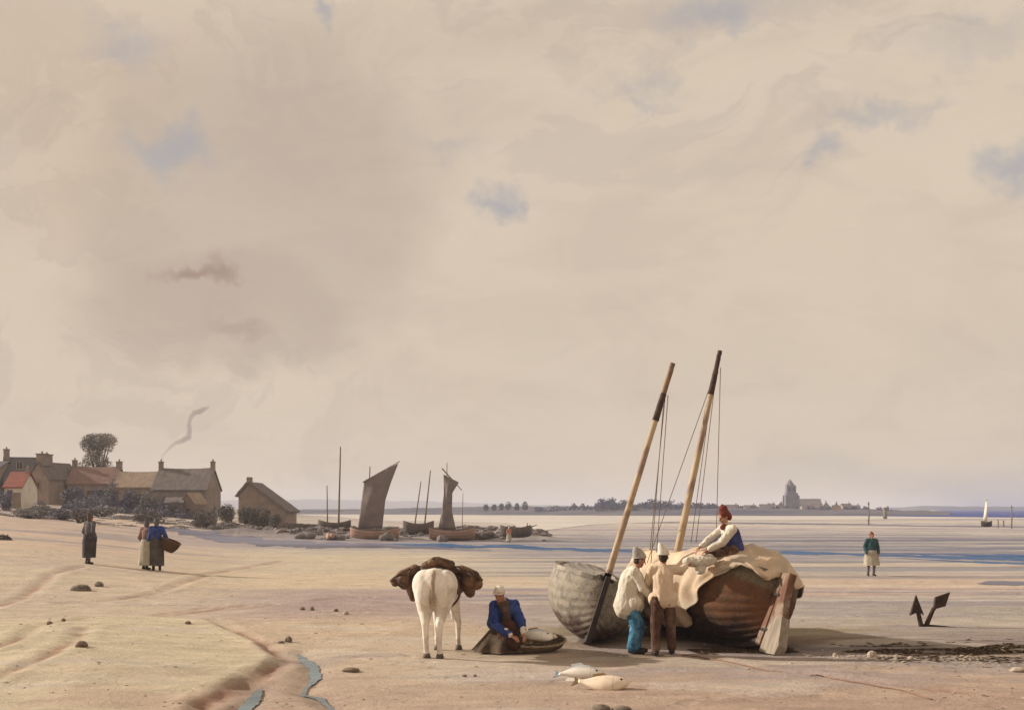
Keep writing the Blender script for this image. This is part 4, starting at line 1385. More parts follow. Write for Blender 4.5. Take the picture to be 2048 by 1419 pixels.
# ------------------------------------------------------------------ boats
class Hull:
    def __init__(s, L, b, D, sheer=0.22, p=2.6, arc=0.60):
        s.L, s.b, s.D, s.sh, s.p, s.arc = L, b, D, sheer, p, arc

    def w(s, t):
        return max(0.0, 1 - abs(2 * t - 1) ** s.p) ** 0.5

    def zk(s, t):
        return 0.16 * abs(2 * t - 1) ** 4

    def top(s, t):
        return s.D + s.sh * (2 * t - 1) ** 2

    def pt(s, t, q, off=0.0, side=1):
        """point on the skin: t along, q from keel (0) to sheer (1)"""
        a = q * s.arc * math.pi
        A = s.arc * math.pi
        e = s.w(t)
        full = math.sin(a)
        vee = math.sin(A) * q
        mixv = min(1.0, e * 1.35)
        x = s.b * e * (full * mixv + vee * (1 - mixv))
        zf = (1 - math.cos(a)) / (1 - math.cos(A))
        zz = s.zk(t) + (s.top(t) - s.zk(t)) * (zf * mixv + q * (1 - mixv))
        nx, nz = math.sin(a), -math.cos(a)
        return Vector((side * (x + off * nx), t * s.L, zz + off * nz))

    def skin(s, strakes=9, nst=28, off=0.009, inner=0.05):
        bm = bmesh.new()
        ts = [0.5 - 0.5 * math.cos(math.pi * i / nst) for i in range(nst + 1)]
        prof = []
        for k in range(strakes):
            prof.append((k / strakes + 0.002, off))
            prof.append(((k + 0.55) / strakes, off * 0.75))
            prof.append(((k + 1) / strakes - 0.002, off * 0.3))
        rings = []
        for t in ts:
            r = [s.pt(t, q, o, -1) for q, o in reversed(prof)] + [s.pt(t, q, o, 1) for q, o in prof]
            rings.append(r)
        ring_skin(bm, rings, False, False, closed=False)
        return bm_mesh(bm, 'hull', True)

    def lining(s, nst=24):
        bm = bmesh.new()
        ts = [0.03 + 0.94 * (0.5 - 0.5 * math.cos(math.pi * i / nst)) for i in range(nst + 1)]
        qs = [0.2 + 0.8 * k / 10 for k in range(11)]
        rings = []
        for t in ts:
            r = [s.pt(t, q, -0.06, -1) for q in reversed(qs)] + [s.pt(t, q, -0.06, 1) for q in qs]
            rings.append(r)
        ring_skin(bm, rings, False, False, closed=False)
        return bm_mesh(bm, 'lining', True)

    def rail(s, nst=30, wd=0.05, ht=0.05):
        bm = bmesh.new()
        for sd in (-1, 1):
            rings = []
            for i in range(nst + 1):
                t = 0.012 + 0.976 * (0.5 - 0.5 * math.cos(math.pi * i / nst))
                p = s.pt(t, 1.0, 0, sd)
                e = Vector((sd, 0, 0))
                c0 = p + e * 0.035
                c1 = p - e * 0.075
                rings.append([c0 + Vector((0, 0, -ht * 0.6)), c0 + Vector((0, 0, ht)), c1 + Vector((0, 0, ht)), c1 + Vector((0, 0, -ht * 0.6))])
            ring_skin(bm, rings)
        return bm_mesh(bm, 'gunwale', False)

    def keel(s, wd=0.09):
        bm = bmesh.new()
        rings = []
        for i in range(17):
            t = i / 16
            z = s.zk(t)
            y = t * s.L
            rings.append([(-wd / 2, y, z - 0.10), (wd / 2, y, z - 0.10), (wd / 2, y, z + 0.05), (-wd / 2, y, z + 0.05)])
        ring_skin(bm, rings)
        return bm_mesh(bm, 'keel', False)

    def post(s, end, wd=0.10, dep=0.16, up=0.16, rake=0.10):
        bm = bmesh.new()
        y0 = 0 if end == 0 else s.L
        sg = -1 if end == 0 else 1
        z0, z1 = s.zk(0) - 0.10, s.top(0) + up
        rings = []
        for k in range(9):
            f = k / 8
            z = z0 + (z1 - z0) * f
            y = y0 + sg * rake * (f - 0.15)
            wv = wd * (1 - 0.15 * f)
            rings.append([(-wv / 2, y - 0.05 * sg, z), (wv / 2, y - 0.05 * sg, z), (wv / 2, y + sg * dep, z), (-wv / 2, y + sg * dep, z)])
        ring_skin(bm, rings)
        return bm_mesh(bm, 'stem', False)


def spar_mesh(a, b, r0, r1, n=8, seg=10, wob=0.006):
    bm = bmesh.new()
    a, b = Vector(a), Vector(b)
    pts = [a.lerp(b, i / n) + Vector((mnoise.noise(Vector((i * 0.9, a.x, 1))) * wob, mnoise.noise(Vector((i * 0.9, a.y, 5))) * wob, 0)) for i in range(n + 1)]
    tube(bm, pts, [r0 + (r1 - r0) * i / n for i in range(n + 1)], seg)
    return bm_mesh(bm, 'spar')


def rope_mesh(a, b, r=0.008, sag=0.0, n=10):
    bm = bmesh.new()
    a, b = Vector(a), Vector(b)
    tube(bm, [a.lerp(b, i / n) - Vector((0, 0, sag * 4 * (i / n) * (1 - i / n))) for i in range(n + 1)], r, 5)
    return bm_mesh(bm, 'rope')


def boat_root(label, loc, heel, yaw, group):
    o = thing('fishing_boat', label, 'boat', loc, (0, heel, yaw), group)
    Mx = Matrix.Translation(loc) @ Matrix.Rotation(yaw, 4, 'Z') @ Matrix.Rotation(heel, 4, 'Y')
    return o, Mx


def rest(h, x, y, heel, yaw, sink=0.05):
    """height of the keel origin so that the heeled hull just lies on the sand"""
    Mx = Matrix.Rotation(yaw, 4, 'Z') @ Matrix.Rotation(heel, 4, 'Y')
    lo = 1e9
    for i in range(21):
        for q in range(13):
            for sd in (-1, 1):
                p = Mx @ h.pt(i / 20, q / 12, 0.0, sd)
                lo = min(lo, p.z - tz(x + p.x, y + p.y))
        p = Mx @ Vector((0, h.L * i / 20, h.zk(i / 20) - 0.10))
        lo = min(lo, p.z - tz(x + p.x, y + p.y))
    return -lo - sink


# left boat, end on, heeled to the right
H1 = Hull(4.4, 0.89, 1.14, 0.06, 2.8, 0.60)
B1x, B1y = (1174 - 1024) * 22.4 / F, 22.4
he1, ya1 = R(17), R(0)
b1, M1 = boat_root('grey weathered boat lying end on behind the men, mast leaning right', (B1x, B1y, rest(H1, B1x, B1y, he1, ya1)), he1, ya1, 'beached fishing boats with masts')
inv1 = M1.inverted()
link('hull', H1.skin(), 'hull_one', b1)
link('lining', H1.lining(), 'hull_inner', b1)
link('gunwale', H1.rail(), 'hull_grey', b1)
link('keel', H1.keel(), 'timber_dark', b1)
link('stem', H1.post(0, 0.10, 0.12, 0.10), 'timber_dark', b1)
link('sternpost', H1.post(1, 0.10, 0.12, 0.10), 'timber_dark', b1)
dk = np.zeros((40, 25, 3))
for i in range(40):
    t_ = 0.02 + 0.80 * i / 39
    a_, c_ = H1.pt(t_, 1, -0.03, -1), H1.pt(t_, 1, -0.03, 1)
    for j in range(25):
        f_ = j / 24
        q_ = a_.lerp(c_, f_)
        dk[i, j] = (q_.x, q_.y, q_.z + 0.01 + 0.16 * math.sin(math.pi * f_) + 0.012 * (1 if (j % 3) == 0 else 0))
link('deck', grid_mesh(dk, 'deck', False), 'hull_one', b1)
for ty in (0.3, 0.52, 0.72):
    bm = bmesh.new()
    xw = H1.pt(ty, 0.86)[0]
    box(bm, (0, ty * H1.L, H1.D * 0.72), (2 * xw - 0.1, 0.22, 0.05), bev=0.01)
    link('thwart', bm_mesh(bm, 'thwart', False), 'timber_grey', b1)


def rig(root, inv, foot, head, r0, r1, dark0, stays, tipm='mast_tip', rope='rope'):
    f, h = inv @ foot, inv @ head
    mid = f.lerp(h, dark0)
    mid2 = f.lerp(h, dark0 + 0.09)
    rm = r0 + (r1 - r0) * dark0
    ms = link('mast', spar_mesh(f, mid, r0, rm), 'mast', root)
    link('masthead', spar_mesh(mid.lerp(f, 0.02), mid2, rm * 1.22, rm * 1.05, 5), 'mast_top', ms)
    link('pole', spar_mesh(mid2.lerp(f, 0.01), h, rm * 0.95, r1), tipm, ms)
    for (px0, py0, px1, py1, Y0, Y1) in stays:
        link('shroud', rope_mesh(inv @ P(px0, py0, Y0), inv @ P(px1, py1, Y1)), rope, root)


rig(b1, inv1, P(1190, 1235, 23.5), P(1346, 726, 23.6), 0.072, 0.050, 0.79,
    [(1328, 795, 1302, 1125, 23.6, 24.2), (1336, 790, 1312, 1120, 23.6, 24.6), (1330, 798, 1300, 1100, 23.6, 25.2)])

# right boat: bulging tarred hull with rudder towards us, canvas thrown over it
H2 = Hull(5.0, 1.10, 1.22, 0.14, 3.0, 0.62)
B2x, B2y = (1516 - 1024) * 21.9 / F, 21.9
he2, ya2 = R(20), R(19)
b2, M2 = boat_root('brown tarred boat heeled over under tan canvas, broad rudder towards us', (B2x, B2y, rest(H2, B2x, B2y, he2, ya2)), he2, ya2, 'beached fishing boats with masts')
inv2 = M2.inverted()
link('hull', H2.skin(10), 'hull_two', b2)
link('lining', H2.lining(), 'hull_inner', b2)
link('gunwale', H2.rail(), 'hull_grey', b2)
link('keel', H2.keel(), 'timber_dark', b2)
link('sternpost', H2.post(0, 0.12, 0.10, 0.05), 'timber_red', b2)
link('stem', H2.post(1, 0.10, 0.12, 0.14), 'timber_dark', b2)
# rudder: tapered board, worn grey at the foot
bm = bmesh.new()
rings = []
for (z, y0, y1, th) in [(-0.04, -0.16, -0.66, 0.12), (0.10, -0.15, -0.72, 0.13), (0.5, -0.17, -0.60, 0.13), (0.9, -0.19, -0.46, 0.14), (1.25, -0.21, -0.40, 0.15), (1.42, -0.22, -0.40, 0.15)]:
    rings.append([(-th / 2, y0, z), (th / 2, y0, z), (th / 2, y1, z), (-th / 2, y1, z)])
ring_skin(bm, rings)
bmesh.ops.bevel(bm, geom=bm.edges[:], offset=0.012, segments=1, affect='EDGES')
rd = link('rudder', bm_mesh(bm, 'rudder', False), 'timber_red', b2)
bm = bmesh.new()
rings = []
for (z, y0, y1, th) in [(-0.05, -0.20, -0.70, 0.17), (0.12, -0.20, -0.75, 0.18), (0.45, -0.26, -0.64, 0.18), (0.62, -0.40, -0.58, 0.17)]:
    rings.append([(-th / 2, y0, z), (th / 2, y0, z), (th / 2, y1, z), (-th / 2, y1, z)])
ring_skin(bm, rings)
link('sheathing', bm_mesh(bm, 'sheathing', False), 'timber_grey', rd)
for z in (0.35, 1.0):
    bm = bmesh.new()
    box(bm, (0, -0.14, z), (0.19, 0.26, 0.05), bev=0.008)
    link('hinge', bm_mesh(bm, 'hinge', False), 'iron', rd)
rig(b2, inv2, P(1345, 1150, 24.7), P(1440, 701, 25.0), 0.082, 0.046, 0.82,
    [(1419, 775, 1294, 1125, 25.0, 24.4), (1424, 775, 1382, 1085, 25.0, 25.6), (1430, 765, 1392, 1085, 25.0, 26.0), (1441, 735, 1432, 1090, 25.0, 24.0)], tipm='mast_top')


# tan canvas thrown over the right boat
def canvas():
    nt, nv = 90, 120
    A = np.zeros((nt, nv, 3))
    for i in range(nt):
        t = 0.012 + 0.955 * i / (nt - 1)
        hemL = float(np.interp(t, [0, 0.06, 0.12, 0.17, 0.23, 0.30, 0.45, 0.7, 1.0], [0.97, 0.93, 0.84, 0.66, 0.46, 0.30, 0.26, 0.3, 0.6]))
        hemR = float(np.interp(t, [0, 0.1, 0.3, 0.5, 0.7, 1.0], [0.98, 0.95, 0.93, 0.93, 0.95, 0.97]))
        hemL += 0.05 * mnoise.noise(Vector((t * 9, 0.3, 0)))
        hemR += 0.04 * mnoise.noise(Vector((t * 9, 5.3, 0)))
        hump = float(np.interp(t, [0, 0.06, 0.15, 0.35, 0.5, 0.62, 0.8, 1], [0.0, 0.24, 0.44, 0.38, 0.22, 0.14, 0.08, 0.04]))
        gL, gR = H2.pt(t, 1, 0.05, -1), H2.pt(t, 1, 0.05, 1)
        for j in range(nv):
            v = -1 + 2 * j / (nv - 1)
            if v < -0.45:
                f = (-0.45 - v) / 0.55
                q = 1 + (hemL - 1) * f
                p = H2.pt(t, q, 0.06 + 0.05 * f, -1)
                if q > 0.95:
                    p.z += 0.06
                fold = 0.035 * math.sin(9 * t * 8.0 + 3.5 * f + 3 * mnoise.noise(Vector((t * 5, f * 2, 2)))) * (0.3 + f)
                p += Vector((-1, 0, -0.2)) * (fold * 1.5 + 0.07 * mnoise.noise(Vector((t * 12, f * 2.0, 7))) + 0.05 * (0.4 - abs(mnoise.noise(Vector((t * 26, f * 3.0, 3))))))
            elif v > 0.45:
                f = (v - 0.45) / 0.55
                q = 1 + (hemR - 1) * f
                p = H2.pt(t, q, 0.06 + 0.04 * f, 1)
                if q > 0.95:
                    p.z += 0.06
                p += Vector((1, 0, -0.2)) * (0.03 * mnoise.noise(Vector((t * 14, f * 2.0, 17))))
            else:
                f = (v + 0.45) / 0.9
                p = gL.lerp(gR, f)
                p.z += 0.06 * min(1, 0.2 + t * 12) + hump * math.sin(math.pi * f) ** 0.7
                w_ = math.sin(math.pi * f) ** 0.5
                q = Vector((p.x * 2.2 + t * 6, t * 8 - p.x * 2, 3))
                p.z += w_ * (0.15 * mnoise.noise(q) + 0.09 * (0.5 - abs(mnoise.noise(q * 1.7))) + 0.05 * (0.5 - abs(mnoise.noise(q * 3.9))) + 0.03 * math.sin(t * 30 + p.x * 5))
            e = max(0.0, 1 - i / 6)
            p = p + Vector((0, -0.12 * e, -0.20 * e * e))
            A[i, j] = p
    me = grid_mesh(A, 'canvas')
    o = tag(link('sailcloth', me, 'canvas', None, b2.location, b2.rotation_euler), 'crumpled tan sailcloth thrown over the brown boat and hanging down its side', 'sail')
    sm = o.modifiers.new('thickness', 'SOLIDIFY')
    sm.thickness = 0.02
    sm.offset = 1
    return o


canvas()


# ------------------------------------------------------------------ people
def head_frame(fwd, up=(0, 0, 1)):
    f = Vector(fwd).normalized()
    u = Vector(up)
    r = f.cross(u).normalized()
    u = r.cross(f).normalized()
    return Matrix((r, f, u)).transposed()       # local x right, y forward, z up


def hand(bm, wr, dirv, nrm, curl=0.5, side=1, k=1.0):
    """palm, four unequal bent fingers and a thumb; nrm points out of the palm"""
    d = Vector(dirv).normalized()
    n = Vector(nrm)
    n = (n - d * n.dot(d)).normalized()
    s = d.cross(n).normalized() * side           # towards the thumb
    wr = Vector(wr)
    pc = wr + d * 0.048 * k
    rot = Matrix((s, d, n)).transposed()
    ell(bm, pc, (0.041 * k, 0.052 * k, 0.017 * k), rot, 10, 7)
    cap(bm, wr - d * 0.01, pc, 0.026 * k, 0.022 * k, 8, 3)
    for i, (o, ln) in enumerate([(0.029, 0.072), (0.010, 0.080), (-0.010, 0.075), (-0.029, 0.058)]):
        a = pc + s * o * k + d * 0.040 * k
        th = curl * (0.75 + 0.1 * i)
        b = a + (d * math.cos(th) + n * math.sin(th) + s * o * 1.6) * ln * 0.52 * k
        c = b + (d * math.cos(th * 2.1) + n * math.sin(th * 2.1) + s * o) * ln * 0.5 * k
        cap(bm, a - d * 0.012, b, 0.0095 * k, 0.0088 * k, 7, 2)
        cap(bm, b, c, 0.0088 * k, 0.0075 * k, 7, 2)
    a = pc + s * 0.030 * k - d * 0.018 * k
    b = a + (s * 0.75 + d * 0.6 + n * 0.3).normalized() * 0.042 * k
    c = b + (s * 0.2 + d * 0.85 + n * 0.45).normalized() * 0.032 * k
    cap(bm, a, b, 0.0125 * k, 0.0105 * k, 7, 2)
    cap(bm, b, c, 0.0105 * k, 0.0085 * k, 7, 2)


def body_mesh(J, face, up=(0, 0, 1), voxel=0.012, curl=0.5, palm=None, fem=False):
    bm = bmesh.new()
    V = {k: Vector(v) for k, v in J.items()}
    cap(bm, V['pelvis'], V['chest'], 0.135, 0.15)
    cap(bm, V['hipL'], V['hipR'], 0.10, 0.10)
    sh = 0.062 if fem else 0.07
    cap(bm, V['shL'], V['shR'], sh, sh)
    cap(bm, V['chest'], V['neck'], 0.12, 0.065)
    cap(bm, V['neck'], V['head'] - Vector((0, 0, 0.03)), 0.054, 0.054)
    Fm = head_frame(face, up)
    hc = V['head']
    L = lambda x, y, z: hc + Fm @ Vector((x, y, z))
    ell(bm, L(0, -0.008, 0.022), (0.076, 0.096, 0.092), Fm, 16, 11)
    ell(bm, L(0, 0.020, -0.045), (0.056, 0.064, 0.070), Fm, 14, 9)
    ell(bm, L(0, 0.068, -0.098), (0.022, 0.020, 0.018), Fm, 8, 6)
    cap(bm, L(0, 0.088, 0.018), L(0, 0.112, -0.026), 0.010, 0.0155, 8, 3)
    cap(bm, L(-0.040, 0.072, 0.028), L(0.040, 0.072, 0.028), 0.014, 0.014, 8, 3)
    for s in (-1, 1):
        ell(bm, L(s * 0.042, 0.056, -0.030), (0.022, 0.022, 0.020), Fm, 8, 6)
        ell(bm, L(s * 0.078, -0.012, -0.012), (0.012, 0.022, 0.032), Fm, 8, 6)
    cap(bm, L(-0.016, 0.084, -0.062), L(0.016, 0.084, -0.062), 0.010, 0.010, 8, 3)
    for s in 'LR':
        cap(bm, V['sh' + s], V['el' + s], 0.052, 0.042)
        cap(bm, V['el' + s], V['wr' + s], 0.043, 0.028)
        dv = V['wr' + s] - V['el' + s]
        pn = Vector((palm or {}).get(s, (0, 0, -1)))
        hand(bm, V['wr' + s] + dv.normalized() * 0.012, dv, pn, curl, 1 if s == 'R' else -1)
        cap(bm, V['hip' + s], V['kn' + s], 0.088, 0.06)
        cap(bm, V['kn' + s], V['an' + s], 0.060, 0.037)
        toe = V['toe' + s]
        cap(bm, V['an' + s] - Vector((0, 0, 0.035)), toe, 0.042, 0.030)
    me = remesh(bm, voxel, 3)
    me.materials.append(M['skin'])
    me.materials.append(M['eye'])
    me.materials.append(M['lips'])
    eyes = [L(s * 0.033, 0.084, 0.004) for s in (-1, 1)]
    lip = L(0, 0.093, -0.062)
    for p in me.polygons:
        c = p.center
        if min((c - e).length for e in eyes) < 0.016:
            p.material_index = 1
        elif abs((Fm.transposed() @ (c - lip)).z) < 0.010 and (c - lip).length < 0.026:
            p.material_index = 2
    return me, Fm


def garment(name, caps, m, parent, voxel=0.016, wr=0.012, wsc=7, seed=0.0, ws=(1, 1, 0.45), smooth=4):
    bm = bmesh.new()
    for c in caps:
        if len(c) == 2:
            ell(bm, c[0], c[1])
        elif len(c) == 3:
            ell(bm, *c)
        else:
            cap(bm, *c)
    return link(name, remesh(bm, voxel, smooth, wr, wsc, name, seed, ws), m, parent)


def skirt(name, rings, m, parent, folds=9, amp=0.05, seed=0.0, n=64):
    """rings: (cx, cy, z, rx, ry); folds deepen towards the hem"""
    bm = bmesh.new()
    out = []
    fine = []
    for i in range(len(rings) - 1):
        for q in range(6):
            f = q / 6
            fine.append([rings[i][k] + (rings[i + 1][k] - rings[i][k]) * f for k in range(5)])
    fine.append(list(rings[-1]))
    for i, (cx, cy, z, rx, ry) in enumerate(fine):
        f = i / (len(fine) - 1)
        row = []
        for k in range(n):
            a = 2 * math.pi * k / n
            r = 1 + amp * f * (math.sin(folds * a + seed + 1.5 * mnoise.noise(Vector((math.cos(a) * 2, math.sin(a) * 2, z * 1.5 + seed)))) + 0.6 * mnoise.noise(Vector((math.cos(a) * 3, math.sin(a) * 3, seed))))
            row.append((cx + rx * r * math.cos(a), cy + ry * r * math.sin(a), z + 0.02 * f * mnoise.noise(Vector((a * 2, seed, 0)))))
        out.append(row)
    ring_skin(bm, out, True, False)
    bmesh.ops.solidify(bm, geom=bm.faces[:], thickness=0.008)
    return link(name, bm_mesh(bm, name), m, parent)


def cone_cap(name, hc, Fm, m, parent, h=0.20, r=0.088, tipo=(0.02, -0.02), band=None):
    bm = bmesh.new()
    rings = []
    for (f, rr) in [(-0.02, 1.0), (0.03, 1.08), (0.22, 1.06), (0.45, 0.97), (0.66, 0.80), (0.82, 0.58), (0.94, 0.36), (1.0, 0.12)]:
        row = []
        for k in range(20):
            a = 2 * math.pi * k / 20
            wob = 1 + 0.06 * mnoise.noise(Vector((math.cos(a) * 2, math.sin(a) * 2, f * 5 + h)))
            q = Vector((rr * r * 1.0 * wob * math.cos(a) + tipo[0] * f * f, rr * r * 1.2 * wob * math.sin(a) + tipo[1] * f * f - 0.008, 0.035 + h * f))
            row.append(Vector(hc) + Fm @ q)
        rings.append(row)
    ring_skin(bm, rings)
    o = link(name, bm_mesh(bm, name), m, parent)
    if band:
        bm = bmesh.new()
        pts = [Vector(hc) + Fm @ Vector((1.05 * r * math.cos(2 * math.pi * k / 20), 1.25 * r * math.sin(2 * math.pi * k / 20) - 0.008, 0.042)) for k in range(21)]
        tube(bm, pts, 0.012, 6)
        link('brim', bm_mesh(bm), band, o)
    return o


def hair(hc, Fm, parent, m='hair', long=0.0):
    bm = bmesh.new()
    L = lambda x, y, z: Vector(hc) + Fm @ Vector((x, y, z))
    ell(bm, L(0, -0.022, 0.022), (0.083, 0.096, 0.092), Fm, 14, 9)
    ell(bm, L(0, -0.05, -0.04 - long), (0.070, 0.055, 0.055 + long), Fm, 12, 8)
    link('hair', remesh(bm, 0.013, 3, 0.004, 40), m, parent)


def shoes(J, parent, m='shoe'):
    for s in 'LR':
        bm = bmesh.new()
        an, toe = Vector(J['an' + s]), Vector(J['toe' + s])
        d = (toe - an)
        d.z = 0
        d.normalize()
        cap(bm, (an.x - d.x * 0.03, an.y - d.y * 0.03, an.z - 0.035), (toe.x, toe.y, toe.z), 0.052, 0.042, 10)
        cap(bm, (an.x, an.y, an.z - 0.03), (an.x, an.y, an.z + 0.06), 0.05, 0.052, 10)
        link('shoe', remesh(bm, 0.014, 2), m, parent)


# --- man seen from behind in a cream smock, brown trousers, pointed white cap
g = G(1327, 1310)
J = dict(pelvis=(0.0, 0.07, 0.97), chest=(0.0, 0.10, 1.32), neck=(0.0, 0.11, 1.50), head=(0.02, 0.14, 1.66),
         shL=(-0.19, 0.10, 1.44), elL=(-0.24, 0.24, 1.20), wrL=(-0.10, 0.42, 1.12),
         shR=(0.19, 0.12, 1.45), elR=(0.33, 0.28, 1.41), wrR=(0.45, 0.44, 1.50),
         hipL=(-0.10, 0.05, 0.92), knL=(-0.13, 0.02, 0.50), anL=(-0.14, -0.06, 0.09), toeL=(-0.16, 0.10, 0.03),
         hipR=(0.10, 0.09, 0.92), knR=(0.14, 0.16, 0.50), anR=(0.16, 0.17, 0.09), toeR=(0.20, 0.33, 0.03))
me, Fm = body_mesh(J, (0.35, 1, -0.05), voxel=0.011, curl=0.8, palm={'R': (0, 0, -1), 'L': (1, 0, 0)})
p = tag(link('person', me, None, None, g), 'person seen from behind in cream smock, brown trousers and pointed white cap, reaching right', 'person')
garment('smock', [(J['pelvis'], J['chest'], 0.185, 0.185), (J['shL'], J['shR'], 0.085, 0.085), (J['chest'], (0, 0.11, 1.46), 0.16, 0.10),
                  ((-0.12, 0.07, 0.95), (0.12, 0.07, 0.96), 0.135, 0.135), ((-0.10, 0.07, 0.90), (0.12, 0.07, 0.91), 0.12, 0.12),
                  (J['shL'], J['elL'], 0.080, 0.072), (J['elL'], (-0.12, 0.39, 1.13), 0.070, 0.055),
                  (J['shR'], J['elR'], 0.080, 0.072), (J['elR'], (0.43, 0.41, 1.485), 0.070, 0.055),
                  ((0.20, 0.10, 1.02), (0.24, 0.10, 1.20), 0.05, 0.04)], 'smock_cream', p, 0.014, 0.016, 8, 1.0)
garment('trousers', [(J['hipL'], J['hipR'], 0.135, 0.135), (J['hipL'], J['knL'], 0.118, 0.092), (J['knL'], (-0.14, -0.05, 0.13), 0.090, 0.078),
                     (J['hipR'], J['knR'], 0.118, 0.092), (J['knR'], (0.16, 0.17, 0.13), 0.090, 0.078)], 'trouser_brown', p, 0.014, 0.014, 9, 2.0)
hair(J['head'], Fm, p)
cone_cap('cap', J['head'], Fm, 'cap_white', p, 0.205, 0.090, (-0.06, -0.05), 'cap_white')
shoes(J, p)

# --- man stooping to the right in a white smock, blue trousers, grey cap
g = G(1262, 1306)
J = dict(pelvis=(-0.03, 0.08, 0.95), chest=(0.03, 0.08, 1.28), neck=(0.09, 0.06, 1.46), head=(0.16, 0.04, 1.60),
         shL=(0.03, 0.26, 1.40), elL=(0.24, 0.30, 1.18), wrL=(0.42, 0.28, 1.02),
         shR=(0.05, -0.10, 1.40), elR=(0.19, -0.14, 1.14), wrR=(0.36, -0.10, 0.93),
         hipL=(-0.02, 0.17, 0.90), knL=(0.12, 0.20, 0.50), anL=(0.10, 0.22, 0.09), toeL=(0.28, 0.24, 0.03),
         hipR=(-0.02, -0.01, 0.90), knR=(0.10, -0.04, 0.50), anR=(0.02, -0.05, 0.09), toeR=(0.20, -0.06, 0.03))
me, Fm = body_mesh(J, (1, 0.15, -0.45), voxel=0.011, curl=0.7, palm={'R': (0, 1, 0), 'L': (0, -1, 0)})
p = tag(link('person', me, None, None, g), 'person bending right in loose white smock, blue trousers and pointed grey cap', 'person')
garment('smock', [((-0.06, 0.08, 0.82), J['chest'], 0.24, 0.20), ((-0.12, 0.08, 0.80), (-0.04, 0.08, 1.15), 0.17, 0.17), ((0.06, 0.08, 0.84), (0.06, 0.08, 1.1), 0.18, 0.16), ((0.05, -0.03, 0.87), (0.05, 0.20, 0.87), 0.165, 0.165),
                  (J['shL'], J['shR'], 0.09, 0.09), (J['chest'], (0.07, 0.07, 1.42), 0.17, 0.10),
                  (J['shL'], J['elL'], 0.082, 0.075), (J['elL'], (0.39, 0.28, 1.05), 0.075, 0.058),
                  (J['shR'], J['elR'], 0.082, 0.078), (J['elR'], (0.33, -0.105, 0.97), 0.078, 0.060)], 'smock_white', p, 0.014, 0.020, 7, 4.0)
garment('trousers', [(J['hipL'], J['hipR'], 0.12, 0.12), (J['hipL'], J['knL'], 0.125, 0.12), (J['knL'], (0.10, 0.22, 0.13), 0.12, 0.105),
                     (J['hipR'], J['knR'], 0.125, 0.125), (J['knR'], (0.03, -0.05, 0.13), 0.12, 0.105)], 'trouser_blue', p, 0.014, 0.016, 9, 6.0)
hair(J['head'], Fm, p)
cone_cap('cap', J['head'], head_frame((1, 0.1, 0.05)), 'cap_grey', p, 0.20, 0.092, (0.03, -0.07), 'cap_grey')
shoes(J, p)

# --- kneeling fishwife in a blue jacket
g = G(1008, 1303)
J = dict(pelvis=(0.02, 0.26, 0.36), chest=(0.02, 0.00, 0.74), neck=(-0.02, -0.17, 0.91), head=(-0.08, -0.31, 1.02),
         shL=(0.17, 0.02, 0.82), elL=(0.29, -0.18, 0.56), wrL=(0.34, -0.48, 0.37),
         shR=(-0.16, -0.03, 0.81), elR=(-0.20, -0.27, 0.52), wrR=(0.14, -0.52, 0.33),
         hipL=(0.12, 0.24, 0.32), knL=(0.20, -0.12, 0.13), anL=(0.16, 0.42, 0.08), toeL=(0.16, 0.60, 0.04),
         hipR=(-0.08, 0.24, 0.32), knR=(-0.18, -0.12, 0.13), anR=(-0.14, 0.42, 0.08), toeR=(-0.14, 0.60, 0.04))
me, Fm = body_mesh(J, (-0.18, -1, -0.42), (0, -0.3, 1), voxel=0.011, curl=0.6, palm={'R': (0.5, 0.2, -1), 'L': (-0.4, 0.2, -1)}, fem=True)
p = tag(link('person', me, None, None, g), 'person kneeling by the flat basket in blue jacket, white bonnet and brown skirt', 'person')
garment('jacket', [((0.02, 0.24, 0.42), J['chest'], 0.19, 0.19), (J['shL'], J['shR'], 0.100, 0.100), (J['chest'], (0.0, -0.12, 0.88), 0.19, 0.085), ((0.02, 0.16, 0.50), (0.01, 0.06, 0.80), 0.21, 0.15),
                   (J['shL'], J['elL'], 0.092, 0.088), (J['elL'], (0.335, -0.43, 0.41), 0.082, 0.062),
                   (J['shR'], J['elR'], 0.095, 0.095), (J['elR'], (0.08, -0.48, 0.37), 0.088, 0.062)], 'jacket_blue', p, 0.014, 0.016, 8, 3.0)
skirt('skirt', [(0.02, 0.20, 0.50, 0.19, 0.19), (0.02, 0.16, 0.36, 0.28, 0.30), (0.0, 0.10, 0.18, 0.40, 0.46), (-0.04, 0.10, 0.02, 0.48, 0.52)], 'skirt_brown', p, 8, 0.13, 2.0)
garment('apron', [((0.06, -0.22, 0.36), (0.17, 0.12, 0.25, )), ((0.14, -0.28, 0.22), (0.18, 0.12, 0.18)), ((0.20, -0.18, 0.34), (0.14, 0.14, 0.17))], 'apron_brown', p, 0.016, 0.02, 9, 5.0)
garment('shawl', [((-0.015, -0.14, 0.86), (0.115, 0.115, 0.075)), ((0.02, -0.17, 0.77), (0.085, 0.10, 0.12)), ((0.05, -0.13, 0.62), (0.075, 0.09, 0.14))], 'scarf_brown', p, 0.015, 0.012, 10, 7.0)
hair(J['head'], Fm, p)
bm = bmesh.new()
hc = Vector(J['head'])
ell(bm, hc + Fm @ Vector((0, -0.035, 0.058)), (0.098, 0.108, 0.088), Fm, 16, 10)
ell(bm, hc + Fm @ Vector((0, -0.10, 0.03)), (0.085, 0.06, 0.075), Fm, 14, 9)
bonnet = link('bonnet', remesh(bm, 0.013, 3, 0.006, 16), 'cap_white', p)
bm = bmesh.new()
tube(bm, [hc + Fm @ Vector((0.098 * math.cos(a), 0.012 + 0.088 * math.sin(a), 0.040 + 0.02 * math.sin(a))) for a in [math.pi * (k / 12) for k in range(13)]], 0.014, 7)
